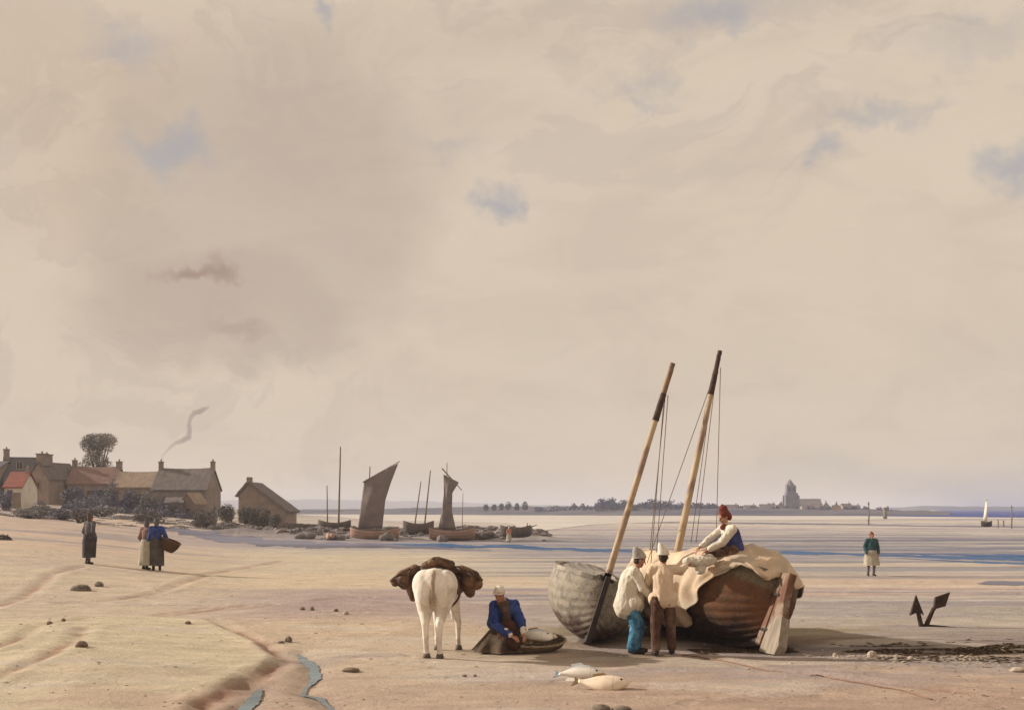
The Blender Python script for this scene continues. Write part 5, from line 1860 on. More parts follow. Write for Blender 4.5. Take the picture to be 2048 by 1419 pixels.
link('brim', bm_mesh(bm), 'cap_white', bonnet)
garment('cuff', [((0.03, -0.445, 0.405), (0.10, -0.495, 0.355), 0.066, 0.056)], 'cap_white', p, 0.013, 0.006, 12, 1.0)
garment('cuff', [((0.333, -0.40, 0.43), (0.337, -0.455, 0.39), 0.064, 0.055)], 'cap_white', p, 0.013, 0.006, 12, 1.5)

# --- man sitting on the canvas of the right boat, red cap
Ys = 22.55
base = P(1466, 1112, Ys)
J = dict(pelvis=(0.03, 0.02, 0.14), chest=(-0.06, 0.0, 0.42), neck=(-0.13, -0.01, 0.58), head=(-0.17, -0.02, 0.72),
         shL=(-0.05, -0.20, 0.50), elL=(-0.24, -0.26, 0.26), wrL=(-0.50, -0.24, 0.12),
         shR=(-0.15, 0.17, 0.50), elR=(-0.38, 0.18, 0.32), wrR=(-0.60, 0.06, 0.16),
         hipL=(-0.02, -0.10, 0.10), knL=(-0.40, -0.02, 0.08), anL=(-0.42, 0.10, -0.30), toeL=(-0.56, 0.12, -0.36),
         hipR=(0.0, 0.12, 0.10), knR=(-0.38, 0.26, 0.08), anR=(-0.42, 0.34, -0.30), toeR=(-0.56, 0.36, -0.36))
me, Fm = body_mesh(J, (-1, -0.30, -0.55), voxel=0.011, curl=0.7, palm={'R': (0, 0, -1), 'L': (0, 0, -1)})
p = tag(link('person', me, None, None, base), 'person sitting on the canvas of the brown boat in red cap and navy waistcoat', 'person')
garment('shirt', [(J['shL'], J['shR'], 0.082, 0.082), (J['chest'], (-0.11, -0.01, 0.55), 0.15, 0.09), (J['pelvis'], J['chest'], 0.155, 0.155),
                  (J['shL'], J['elL'], 0.085, 0.078), (J['elL'], (-0.45, -0.245, 0.15), 0.075, 0.056),
                  (J['shR'], J['elR'], 0.085, 0.078), (J['elR'], (-0.55, 0.09, 0.195), 0.075, 0.056)], 'smock_white', p, 0.014, 0.016, 8, 9.0)
garment('waistcoat', [((0.04, 0.01, 0.13), (-0.045, 0.0, 0.41), 0.172, 0.172), ((-0.02, 0.0, 0.40), (-0.05, 0.0, 0.46), 0.15, 0.12), ((-0.22, -0.02, 0.22), (0.14, 0.15, 0.10))], 'waistcoat_blue', p, 0.014, 0.012, 9, 8.0)
garment('trousers', [(J['hipL'], J['hipR'], 0.125, 0.125), (J['hipL'], J['knL'], 0.112, 0.092), (J['knL'], J['anL'], 0.09, 0.075), (J['hipR'], J['knR'], 0.112, 0.092), (J['knR'], J['anR'], 0.09, 0.075)], 'trouser_brown', p, 0.016, 0.012, 9, 3.3)
bm = bmesh.new()
hc = Vector(J['head'])
for q, r in [((0, -0.03, 0.045), (0.096, 0.108, 0.095)), ((0, -0.05, 0.13), (0.075, 0.085, 0.075)), ((0.0, -0.085, -0.02), (0.082, 0.06, 0.09)), ((0.02, -0.07, 0.17), (0.045, 0.05, 0.05))]:
    ell(bm, hc + Fm @ Vector(q), r, Fm)
link('cap', remesh(bm, 0.013, 3, 0.008, 14), 'red_wool', p)
garment('neckerchief', [((-0.13, -0.01, 0.565), (0.092, 0.092, 0.05)), ((-0.20, -0.05, 0.53), (0.05, 0.06, 0.05))], 'red_wool', p, 0.013, 0.006, 12, 2.2)
shoes(J, p)


# --- small figures farther off: same build, simple dress
def walker(label, px, py, h, facing, top_m, skirt_rings, skirt_m, head_m, extra=None, arms=((0.24, 0.06, 1.12), (0.20, -0.10, 0.92), (-0.24, 0.06, 1.12), (-0.20, -0.10, 0.92)), legm='trouser_brown', bent=0.0, cat='person', coat=0.85):
    g = G(px, py)
    J = dict(pelvis=(0, 0, 0.95), chest=(0, -0.02 - bent * 0.3, 1.28), neck=(0, -0.03 - bent * 0.5, 1.46), head=(0, -0.05 - bent * 0.7, 1.60 - bent * 0.06),
             shL=(0.18, -0.02 - bent * 0.4, 1.41), elL=arms[0], wrL=arms[1], shR=(-0.18, -0.02 - bent * 0.4, 1.41), elR=arms[2], wrR=arms[3],
             hipL=(0.09, 0, 0.91), knL=(0.10, -0.05, 0.50), anL=(0.10, 0.03, 0.09), toeL=(0.12, -0.13, 0.03),
             hipR=(-0.09, 0, 0.91), knR=(-0.10, 0.04, 0.50), anR=(-0.10, 0.12, 0.09), toeR=(-0.12, -0.02, 0.03))
    me, Fm = body_mesh(J, (0, -1, -0.1), voxel=0.018, curl=0.5, palm={'L': (0, 1, 0), 'R': (0, 1, 0)})
    p = tag(link('person', me, None, None, g, (0, 0, facing)), label, cat)
    p.scale = (h / 1.75,) * 3
    garment('jacket', [((0, 0, coat), J['chest'], 0.175, 0.17), (J['shL'], J['shR'], 0.085, 0.085), (J['chest'], J['neck'], 0.15, 0.08),
                       (J['shL'], J['elL'], 0.08, 0.072), (J['elL'], J['wrL'], 0.07, 0.055), (J['shR'], J['elR'], 0.08, 0.072), (J['elR'], J['wrR'], 0.07, 0.055)], top_m, p, 0.02, 0.016, 7, px * 0.01)
    if skirt_rings:
        skirt('skirt', skirt_rings, skirt_m, p, 9, 0.05, px * 0.1, 40)
        for q in 'LR':
            a = Vector(J['an' + q])
            garment('stocking', [(J['kn' + q], a, 0.072, 0.05)], 'grey_skirt', p, 0.02, 0.0)
    else:
        garment('trousers', [(J['hipL'], J['hipR'], 0.12, 0.12), (J['hipL'], J['knL'], 0.11, 0.09), (J['knL'], (0.10, 0.03, 0.12), 0.088, 0.07),
                             (J['hipR'], J['knR'], 0.11, 0.09), (J['knR'], (-0.10, 0.12, 0.12), 0.088, 0.07)], legm, p, 0.02, 0.012, 8, px * 0.02)
    hair(J['head'], Fm, p)
    bm = bmesh.new()
    hc = Vector(J['head'])
    ell(bm, hc + Fm @ Vector((0, -0.03, 0.04)), (0.098, 0.108, 0.10), Fm)
    ell(bm, hc + Fm @ Vector((0, -0.075, -0.04)), (0.085, 0.06, 0.09), Fm)
    ell(bm, hc + Fm @ Vector((0, -0.08, 0.12)), (0.05, 0.06, 0.05), Fm)
    link('headscarf', remesh(bm, 0.018, 3), head_m, p)
    shoes(J, p)
    return p, g, J


walker('lone person in a long grey cloak standing on the sand at far left', 179, 1127, 1.86, R(150), 'grey_cloak', [(0, 0, 1.05, 0.19, 0.18), (0, 0, 0.8, 0.24, 0.23), (0.02, 0, 0.22, 0.22, 0.22)], 'grey_cloak', 'scarf_brown', coat=0.8)
walker('left person of the walking pair, mauve jacket and long white skirt', 293, 1138, 1.84, R(160), 'mauve_jacket', [(0, 0, 1.05, 0.18, 0.17), (0, 0, 0.8, 0.24, 0.23), (0.02, 0, 0.15, 0.27, 0.26)], 'white_skirt', 'grey_cloak')
_, gb, _ = walker('right person of the walking pair, blue jacket, carrying a basket on the hip', 313, 1140, 1.92, R(200), 'jacket_blue', [(0, 0, 1.05, 0.19, 0.18), (0, 0, 0.8, 0.24, 0.23), (0, 0, 0.16, 0.24, 0.25)], 'grey_skirt', 'grey_cloak',
                  arms=((-0.02 + 0.26, 0.10, 1.10), (0.30, -0.10, 0.96), (-0.30, 0.06, 1.14), (-0.36, 0.12, 0.98)))
walker('person in green jacket, white apron and rust headscarf walking on the flats', 1743, 1151, 1.63, R(0), 'green_jacket', [(0, 0, 1.02, 0.19, 0.18), (0, 0, 0.75, 0.29, 0.25), (0, 0, 0.42, 0.31, 0.28)], 'white_skirt', 'rust_scarf',
       arms=((0.26, 0.04, 1.14), (0.25, -0.14, 0.92), (-0.26, 0.04, 1.14), (-0.25, -0.14, 0.92)))
walker('tiny person in pink and white standing before the dark boat on the bank', 1018, 1084, 1.15, R(20), 'dusty_pink', [(0, 0, 1.02, 0.19, 0.18), (0, 0, 0.75, 0.26, 0.24), (0, 0, 0.2, 0.30, 0.28)], 'white_skirt', 'cap_white')


def wicker_basket(name, label, loc, R0, R1, h, m, ratio=1.0, yaw=0.0, cat='basket', tilt=0.0):
    t = thing(name, label, cat, loc, (tilt, 0, yaw))
    bm = bmesh.new()
    n, rows = 72, 14
    rings = []
    for j in range(rows + 1):
        f = j / rows
        r = R0 + (R1 - R0) * (1 - (1 - f) ** 2)
        rings.append([(r * (1 + 0.012 * math.cos(k * math.pi) * (1 if j % 2 else -1) + 0.02 * mnoise.noise(Vector((k * 0.3, f * 3, R0)))) * math.cos(2 * math.pi * k / n),
                       ratio * r * (1 + 0.012 * math.cos(k * math.pi) * (1 if j % 2 else -1)) * math.sin(2 * math.pi * k / n), h * f + 0.01 * math.sin(4 * math.pi * k / n) * f) for k in range(n)])
    ring_skin(bm, rings, True, False)
    bmesh.ops.solidify(bm, geom=bm.faces[:], thickness=0.012)
    link('side', bm_mesh(bm), m, t)
    bm = bmesh.new()
    for ph in (0, math.pi):
        pts = [((R1 + 0.012 * math.cos(9 * a + ph)) * math.cos(a), ratio * (R1 + 0.012 * math.cos(9 * a + ph)) * math.sin(a), h + 0.012 * math.sin(9 * a + ph) + 0.01 * math.sin(2 * a)) for a in [2 * math.pi * k / 90 for k in range(91)]]
        tube(bm, pts, 0.014, 6)
    link('rim', bm_mesh(bm), m, t)
    return t


wicker_basket('basket', 'ochre wicker basket carried at the hip of the blue jacketed walker', (gb.x + 0.40, gb.y - 0.05, gb.z + 0.72), 0.20, 0.36, 0.42, 'wicker_ochre', 0.8, 0.0).rotation_euler = (0, R(24), 0)


# ------------------------------------------------------------------ fish
def fish(label, loc, yaw, L, m, tailm='fin', finm='fin', roll=0.0, pitch=0.0, bend=0.12, group='fish lying about', fat=1.0):
    """nose along local +x; lies on its side"""
    t = thing('fish', label, 'fish', loc, (roll, pitch, yaw), group)
    def sp(f):                                     # spine from tail (0) to nose (1)
        return Vector(((f - 0.5) * L, bend * L * math.sin(math.pi * f), 0))
    bm = bmesh.new()
    n = 15
    prof = [(0, 0.030), (0.08, 0.035), (0.2, 0.065), (0.35, 0.105), (0.5, 0.128), (0.65, 0.130), (0.78, 0.115), (0.88, 0.09), (0.95, 0.060), (1.0, 0.022)]
    rings = []
    for f, r in prof:
        c = sp(f)
        rings.append([(c.x, c.y + r * L * fat * math.cos(2 * math.pi * k / n), c.z + r * L * 0.62 * fat * math.sin(2 * math.pi * k / n) + 0.08 * L) for k in range(n)])
    ring_skin(bm, rings)
    bmesh.ops.subdivide_edges(bm, edges=bm.edges[:], cuts=1, use_grid_fill=True, smooth=0.5)
    me = bm_mesh(bm)
    me.materials.append(M[m])
    me.materials.append(M['eye'])
    me.materials.append(M['lips'])
    ey = sp(0.86) + Vector((0, 0.02 * L, 0.08 * L + 0.058 * L * fat))
    mo = sp(0.985) + Vector((0, -0.02 * L, 0.09 * L))
    link('body', me, None, t)
    bm = bmesh.new()
    ell(bm, ey, (0.026 * L, 0.026 * L, 0.014 * L))
    link('eye', bm_mesh(bm), 'eye', t)
    bm = bmesh.new()
    tube(bm, [mo + Vector((-0.06 * L, -0.035 * L, 0.01 * L)), mo + Vector((-0.02 * L, -0.01 * L, 0.012 * L)), mo + Vector((0.015 * L, 0.01 * L, -0.01 * L))], 0.007 * L, 6)
    link('mouth', bm_mesh(bm), 'lips', t)
    def fin(name, pts, mm):
        bm = bmesh.new()
        th = 0.006
        a = [bm.verts.new(Vector(p) + Vector((0, 0, th))) for p in pts]
        b = [bm.verts.new(Vector(p) - Vector((0, 0, th))) for p in pts]
        bm.faces.new(a)
        bm.faces.new(list(reversed(b)))
        for i in range(len(pts)):
            j = (i + 1) % len(pts)
            bm.faces.new((a[i], b[i], b[j], a[j]))
        link(name, bm_mesh(bm, name, False), mm, t)
    q = sp(0.02)
    zf = 0.07 * L
    fin('tail_fin', [(q.x, q.y + 0.03 * L, zf), (q.x - 0.12 * L, q.y + 0.14 * L, zf), (q.x - 0.10 * L, q.y + 0.02 * L, zf), (q.x - 0.15 * L, q.y - 0.12 * L, zf), (q.x, q.y - 0.03 * L, zf)], tailm)
    d = sp(0.45)
    fin('back_fin', [(d.x - 0.18 * L, d.y + 0.09 * L * fat, zf), (d.x - 0.20 * L, d.y + 0.16 * L * fat, zf), (d.x + 0.02 * L, d.y + 0.20 * L * fat, zf), (d.x + 0.16 * L, d.y + 0.11 * L * fat, zf)], finm)
    fin('belly_fin', [(d.x - 0.22 * L, d.y - 0.08 * L * fat, zf * 0.7), (d.x - 0.30 * L, d.y - 0.19 * L * fat, zf * 0.5), (d.x - 0.06 * L, d.y - 0.19 * L * fat, zf * 0.5), (d.x + 0.10 * L, d.y - 0.11 * L * fat, zf * 0.7)], finm)
    return t


g = G(1162, 1358)
fish('white fish with blue grey tail lying left of its neighbour on the sand', (g.x, g.y, g.z + 0.035), R(-10), 0.64, 'fish', 'fin_blue', 'fish', group='fish on the open sand', bend=0.10, fat=1.45, roll=R(38))
g = G(1205, 1376)
fish('cream fish with dark eye and ochre fins, nearest us on the open sand', (g.x + 0.02, g.y, g.z + 0.05), R(-14), 0.70, 'fish_warm', 'fin', 'fin', group='fish on the open sand', bend=-0.05, fat=1.6, roll=R(36))

# flat basket in front of the kneeling woman, with her catch in it
gB = G(1062, 1302)
wicker_basket('flat_basket', 'shallow oval wicker basket of fish at the knees of the kneeling person', (gB.x, gB.y, gB.z + 0.06), 0.46, 0.60, 0.15, 'wicker', 0.62, R(4), tilt=R(13))
for i, (dx, dy, dz, yw, L, m, lab) in enumerate([(0.06, -0.14, 0.19, -18, 0.68, 'fish', 'large pale fish lying uppermost in the flat basket'),
                                              (-0.20, -0.14, 0.12, 14, 0.46, 'fish', 'white fish under the hands at the left of the flat basket'),
                                              (0.24, 0.06, 0.14, 20, 0.46, 'fish_warm', 'cream fish at the back right of the flat basket'),
                                              (-0.02, 0.08, 0.15, 190, 0.46, 'fish_warm', 'fish half hidden at the back of the flat basket')]):
    fish(lab, (gB.x + dx, gB.y + dy, gB.z + dz + 0.06 + 0.23 * dy), R(yw), L, m, group='fish in the flat basket', fat=1.55, roll=R(32))


# ------------------------------------------------------------------ horse
def horse():
    g = G(868, 1316)
    yaw = R(-4)
    bm = bmesh.new()
    # trunk
    chain(bm, [(0, 0.10, 1.20), (0, 0.40, 1.16), (0, 0.85, 1.12), (0, 1.25, 1.13), (0, 1.50, 1.12)], [0.30, 0.31, 0.325, 0.31, 0.25], 16)
    for s in (-1, 1):
        ell(bm, (s * 0.17, 0.12, 1.20), (0.215, 0.30, 0.27))
        ell(bm, (s * 0.15, -0.05, 1.10), (0.16, 0.16, 0.27))
        ell(bm, (s * 0.17, 1.35, 1.05), (0.14, 0.20, 0.30))
    cap(bm, (0, 0.02, 1.36), (0, 0.45, 1.32), 0.13, 0.15)
    cap(bm, (0, 1.05, 1.30), (0, 1.40, 1.33), 0.12, 0.11)
    # neck lowered, head hanging in front of the chest
    chain(bm, [(0, 1.50, 1.18), (0.02, 1.85, 1.10), (0.05, 2.10, 0.92)], [0.21, 0.155, 0.115], 12)
    chain(bm, [(0.05, 2.12, 0.92), (0.06, 2.25, 0.72), (0.07, 2.33, 0.48)], [0.115, 0.095, 0.065], 12)
    for s in (-1, 1):
        cap(bm, (0.05 + s * 0.06, 2.08, 1.02), (0.05 + s * 0.09, 2.06, 1.15), 0.035, 0.012, 8)
    # hind legs: stifle forward, hock back, upright shank
    hoofs = []
    for s, dx, dy in ((-1, -0.01, 0.02), (1, -0.03, -0.03)):
        x = s * 0.13
        chain(bm, [(s * 0.17, 0.12, 1.05), (x * 1.15 + dx, 0.10, 0.80), (x + dx, -0.06 + dy, 0.57), (x * 0.95 + dx, -0.02 + dy, 0.22), (x * 0.95 + dx, 0.04 + dy, 0.09)],
              [0.20, 0.135, 0.068, 0.046, 0.050], 12)
        ell(bm, (x + dx, -0.075 + dy, 0.58), (0.048, 0.055, 0.075))
        ell(bm, (x * 0.95 + dx, -0.01 + dy, 0.20), (0.050, 0.052, 0.055))
        hoofs.append((x * 0.95 + dx, 0.055 + dy))
    for s, dx, dy in ((-1, 0.02, 0.0), (1, 0.09, 0.06)):
        x = s * 0.15
        chain(bm, [(x, 1.36, 0.95), (x + dx * 0.5, 1.38, 0.72), (x + dx, 1.38 + dy, 0.46), (x + dx, 1.37 + dy, 0.20), (x + dx, 1.42 + dy, 0.09)], [0.14, 0.088, 0.058, 0.042, 0.048], 12)
        ell(bm, (x + dx, 1.39 + dy, 0.46), (0.060, 0.058, 0.065))
        ell(bm, (x + dx, 1.375 + dy, 0.18), (0.048, 0.050, 0.052))
        hoofs.append((x + dx, 1.435 + dy))
    # crease between the buttocks comes from the two lobes; belly
    ell(bm, (0, 0.75, 0.98), (0.25, 0.45, 0.22))
    me = remesh(bm, 0.018, 5)
    h = tag(link('horse', me, 'horse', None, g, (0, 0, yaw)), 'white horse seen from behind, loaded with brown panniers, standing on the sand', 'horse')
    for hx, hy in hoofs:
        bm = bmesh.new()
        zo = tz(g.x + hx, g.y + hy) - g.z
        rings = []
        for (z, r, o) in [(0, 0.068, 0.02), (0.04, 0.064, 0.012), (0.095, 0.050, 0)]:
            rings.append([(hx + r * math.cos(a), hy + o + r * 1.15 * math.sin(a), z + zo - 0.01) for a in [2 * math.pi * k / 14 for k in range(14)]])
        ring_skin(bm, rings)
        link('hoof', bm_mesh(bm), 'hoof', h)
    # tail: short bound dock and a thin switch between the quarters
    bm = bmesh.new()
    chain(bm, [(0, -0.02, 1.43), (0, -0.13, 1.38), (0.0, -0.18, 1.26), (0.0, -0.19, 1.12)], [0.045, 0.048, 0.045, 0.038], 10)
    tl = link('tail', remesh(bm, 0.014, 3, 0.006, 20), 'tail', h)
    bm = bmesh.new()
    rnd = random.Random(2)
    for k in range(26):
        a = rnd.uniform(0, 6.28)
        x0, x1 = 0.025 * math.cos(a), 0.05 * math.cos(a)
        y0 = -0.19 + 0.02 * math.sin(a)
        tube(bm, [(x0, y0, 1.16), (x0 * 1.3, y0 - 0.02, 1.05), (x1, y0 - 0.01, 0.98 - rnd.uniform(0, 0.14))], [0.012, 0.011, 0.003], 5)
    link('switch', bm_mesh(bm), 'tail', tl)
    bm = bmesh.new()
    for k in range(40):
        f = k / 39
        y, z = 1.35 + 0.78 * f, 1.38 - 0.36 * f
        tube(bm, [(0.0, y, z), (0.09, y + 0.03, z - 0.07), (0.14, y + 0.03, z - 0.22)], [0.016, 0.014, 0.004], 5)
    link('mane', bm_mesh(bm), 'tail', h)
    Mh = Matrix.Translation(g) @ Matrix.Rotation(yaw, 4, 'Z')

    # pack saddle: padded blanket over the back with a raised roll and girth
    ps = thing('pack_saddle', 'dark padded pack saddle across the back of the white horse', 'saddle', Mh @ Vector((0, 0.75, 1.40)), (0, 0, yaw))
    bm = bmesh.new()
    n = 18
    rings = []
    for j in range(9):
        y = -0.38 + 0.76 * j / 8
        row = []
        for k in range(n + 1):
            a = math.pi * (-0.08 + 1.16 * k / n)
            r = 0.375 + 0.02 * mnoise.noise(Vector((k * 0.5, y * 4, 1)))
            row.append(Vector((r * math.cos(a) * 1.02, y, -0.27 + r * math.sin(a) * 1.08)))
        for k in range(n, -1, -1):
            a = math.pi * (-0.08 + 1.16 * k / n)
            row.append(Vector((0.325 * math.cos(a) * 1.02, y, -0.27 + 0.325 * math.sin(a) * 1.08)))
        rings.append(row)
    ring_skin(bm, rings)
    link('pad', bm_mesh(bm), 'leather_mid', ps)
    garment('roll', [((-0.20, -0.34, 0.10), (-0.05, -0.36, 0.19), 0.075, 0.075), ((0.02, -0.36, 0.19), (0.16, -0.34, 0.15), 0.080, 0.075), ((0.16, -0.3, 0.14), (0.30, -0.26, 0.02), 0.07, 0.06), ((-0.05, 0.0, 0.14), (0.18, 0.05, 0.12), 0.09, 0.08)], 'leather', ps, 0.016, 0.014, 9, 1.0)
    bm = bmesh.new()
    tube(bm, [(0.345 * math.cos(a), 0.1, -0.27 + 0.36 * math.sin(a) - (0.03 if math.sin(a) < 0 else 0)) for a in [math.pi + math.pi * k / 16 for k in range(17)]], 0.02, 6)
    link('girth', bm_mesh(bm), 'leather', ps)

    # panniers hang at either side
    for s, lab in ((-1, 'left brown leather pannier, flaring out with a long hanging flap, on the horse'), (1, 'right brown leather pannier, short and rounded, on the horse')):
        pn = thing('pannier', lab, 'pannier', Mh @ Vector((s * 0.47, 0.62, 1.30)), (0, 0, yaw), 'panniers on the horse')
        if s < 0:
            body = [((0.06, 0, 0.12), (-0.14, 0, 0.01), 0.11, 0.13), ((-0.16, -0.02, 0.00), (-0.28, 0, -0.08), 0.12, 0.075), ((-0.02, 0.02, -0.04), (-0.12, 0.02, -0.10), 0.13, 0.11),
                    ((-0.02, -0.06, -0.10), (0.04, -0.08, -0.34), 0.10, 0.065), ((-0.10, 0.12, -0.02), (-0.12, -0.15, -0.02), 0.13, 0.11)]
            rim = [(0.02, -0.22, 0.17), (-0.14, -0.24, 0.10), (-0.28, -0.16, 0.00), (-0.36, 0.0, -0.06), (-0.30, 0.16, 0.0), (-0.12, 0.22, 0.10)]
        else:
            body = [((-0.08, 0, 0.12), (0.10, 0, 0.02), 0.10, 0.13), ((0.08, -0.04, 0.0), (0.17, 0.0, -0.10), 0.13, 0.11), ((0.0, -0.05, -0.08), (0.07, -0.05, -0.24), 0.13, 0.09), ((0.08, 0.14, -0.02), (0.06, -0.16, -0.04), 0.12, 0.12)]
            rim = [(-0.06, -0.24, 0.17), (0.08, -0.26, 0.12), (0.20, -0.18, 0.03), (0.27, 0.0, -0.04), (0.20, 0.16, 0.03), (0.06, 0.22, 0.12)]
        garment('bag', body, 'leather', pn, 0.014, 0.012, 5, s * 3.0)
        bm = bmesh.new()
        tube(bm, rim, 0.024, 7)
        link('binding', remesh(bm, 0.012, 3), 'leather_mid', pn)
        bm = bmesh.new()
        tube(bm, [(-s * 0.30, -0.16, 0.20), (-s * 0.10, -0.20, 0.20), (s * 0.02, -0.20, 0.10), (s * 0.04, -0.20, -0.12)], 0.016, 6)
        link('strap', bm_mesh(bm), 'leather_mid', pn)


horse()

# white cloth bundle being handed up to the boat
def bundle():
    b = P(1398, 1124, 22.35)
    bm = bmesh.new()
    for c, r in [((0, 0, 0), (0.20, 0.14, 0.10)), ((-0.16, -0.03, 0.02), (0.14, 0.10, 0.08)), ((0.16, 0.0, 0.05), (0.16, 0.12, 0.09)), ((0.02, -0.05, -0.10), (0.09, 0.07, 0.12))]:
        ell(bm, c, r)
    o = link('cloth', remesh(bm, 0.014, 3, 0.035, 9, 'cloth', 2.0), 'smock_white', None, b)
    tag(o, 'bundled white cloth between the hands on the edge of the brown boat', 'cloth')


bundle()


# ------------------------------------------------------------------ anchor
def anchor():
    Y = CAMH * F / (1252 - HZ)
    k = Y / F
    g = G(1845, 1252)
    t = thing('anchor', 'rusty iron anchor with both flukes sticking up out of the sand', 'anchor', g)
    def q(px, py, y=0.0):
        return Vector(((px - 1845) * k, y, (1252 - py) * k + 0.0))
    arms = [([q(1846, 1262, 0), q(1841, 1245, 0), q(1836, 1222, 0), q(1833, 1204, 0)], q(1832, 1188, 0), q(1847, 1229, 0), q(1819, 1230, 0)),
            ([q(1848, 1262, 0), q(1858, 1238, 0.02), q(1868, 1218, 0.05), q(1882, 1204, 0.08)], q(1904, 1184, 0.12), q(1872, 1194, 0.06), q(1893, 1212, 0.1))]
    for pts, tip, l, r in arms:
        bm = bmesh.new()
        tube(bm, pts, [0.060, 0.052, 0.045, 0.040], 8)
        a = link('arm', bm_mesh(bm), 'iron', t)
        bm = bmesh.new()
        mid = pts[2]
        nv = Vector((0, 0.05, 0))
        tipv = [tip, l, mid, r]
        A = [bm.verts.new(p + nv * (0.4 if i == 0 else 1)) for i, p in enumerate(tipv)]
        B = [bm.verts.new(p - nv * (0.4 if i == 0 else 1)) for i, p in enumerate(tipv)]
        bm.faces.new(A)
        bm.faces.new(list(reversed(B)))
        for i in range(4):
            j = (i + 1) % 4
            bm.faces.new((A[i], B[i], B[j], A[j]))
        bmesh.ops.bevel(bm, geom=bm.edges[:], offset=0.008, segments=1, affect='EDGES')
        link('fluke', bm_mesh(bm, 'fluke', False), 'iron', a)
    bm = bmesh.new()
    pts = []
    for i in range(9):
        x = 0.02 + 0.62 * i / 8
        y = 0.02 - 0.20 * i / 8
        pts.append((x, y, tz(g.x + x, g.y + y) - g.z + 0.01 - 0.05 * i / 8))
    tube(bm, pts, 0.045, 8)
    sh = link('shank', bm_mesh(bm), 'iron', t)


anchor()

# rope running over the sand from the boat
bm = bmesh.new()
rp = [(1360, 1309), (1400, 1314), (1450, 1323), (1500, 1332), (1535, 1343), (1580, 1347), (1640, 1353), (1720, 1366), (1800, 1381), (1880, 1402)]
pts = []
for (a, b) in zip(rp[:-1], rp[1:]):
    for f in range(6):
        px, py = a[0] + (b[0] - a[0]) * f / 6, a[1] + (b[1] - a[1]) * f / 6
        q = G(px, py)
        pts.append(q + Vector((0.03 * math.sin(px * 0.07), 0.05 * math.sin(px * 0.05), 0.014)))
tube(bm, pts, 0.010, 6)
tag(link('mooring_rope', bm_mesh(bm), 'rope_red'), 'tanned mooring rope trailing over the sand from the brown boat', 'rope')


# ------------------------------------------------------------------ stones, weed, pebbles
def stone(label, px, py, wpx, hpx, m, seed, dep=0.8, group=None):
    g = G(px, py)
    k = g.y / F
    wv, hv = wpx * k / 2, hpx * k
    bm = bmesh.new()
    bmesh.ops.create_icosphere(bm, subdivisions=4, radius=1.0)
    for v in bm.verts:
        n = v.co.copy()
        r = 1 + 0.42 * mnoise.noise(n * 1.3 + Vector((seed, 0, 0))) + 0.22 * (0.3 - abs(mnoise.noise(n * 2.2 + Vector((seed, 2, 0))))) * 2 + 0.14 * mnoise.noise(n * 3.1 + Vector((seed, 5, 0))) + 0.05 * mnoise.noise(n * 8 + Vector((seed, 9, 0)))
        r = min(r, 1.02 + 0.1 * mnoise.noise(n * 2 + Vector((0, seed, 0))))
        v.co = Vector((n.x * r * wv, n.y * r * wv * dep, n.z * r * hv * 0.58 + hv * 0.18))
    tag(link('stone', bm_mesh(bm), m, None, g), label, 'stone', group)


ST = [('long flat stone lying on the slope below the lone walker', 162, 1180, 42, 16, 'stone_grey'),
      ('small round stone just right of the long flat stone', 198, 1172, 18, 13, 'stone_grey'),
      ('small brown stone by the upper rut at the left', 99, 1249, 12, 9, 'stone'),
      ('pointed brown stone right of the one by the upper rut', 127, 1242, 9, 9, 'stone'),
      ('brown lump of stone at the end of the lower rut at left', 163, 1292, 26, 15, 'stone'),
      ('small flat stone where the ruts meet the mauve sand', 376, 1247, 13, 8, 'stone'),
      ('dark round stone on the sand above the stream head', 577, 1283, 16, 15, 'stone_grey'),
      ('small flat stone touching the dark round stone above the stream', 562, 1285, 14, 6, 'stone_grey'),
      ('left stone of the small group on the mauve sand left of the horse', 605, 1219, 11, 9, 'stone_grey'),
      ('second stone of the small group on the mauve sand left of the horse', 624, 1220, 9, 11, 'stone_grey'),
      ('dark little stone beside the rut nearer the horse', 672, 1222, 10, 8, 'stone_grey'),
      ('pale little stone nearest the horse on the mauve sand', 692, 1228, 11, 10, 'stone_pale'),
      ('flat reddish stone lying on the sand right of the stream', 702, 1342, 34, 11, 'stone'),
      ('grey rounded stone at the bottom edge left of its twin', 1200, 1421, 42, 18, 'stone_grey'),
      ('grey rounded stone at the bottom edge right of its twin', 1243, 1421, 40, 15, 'stone_grey'),
      ('pale pink boulder on the dark weed right of the brown boat', 1744, 1313, 20, 17, 'stone_pale'),
      ('small white stone on the weed midway between boat and pink boulder', 1670, 1311, 9, 9, 'stone_pale'),
      ('small white stone on the weed right of the pink boulder', 1822, 1318, 11, 10, 'stone_pale'),
      ('pair of dark pebbles left one, below the white horse', 929, 1352, 9, 6, 'stone'),
      ('brown pebble right of its twin below the white horse', 950, 1352, 7, 6, 'stone'),
      ('large pale stone half in the puddle at the right edge', 2036, 1342, 34, 12, 'stone_pale')]
for i, s in enumerate(ST):
    stone(*s, seed=i * 3.7, group='stones on the sand')


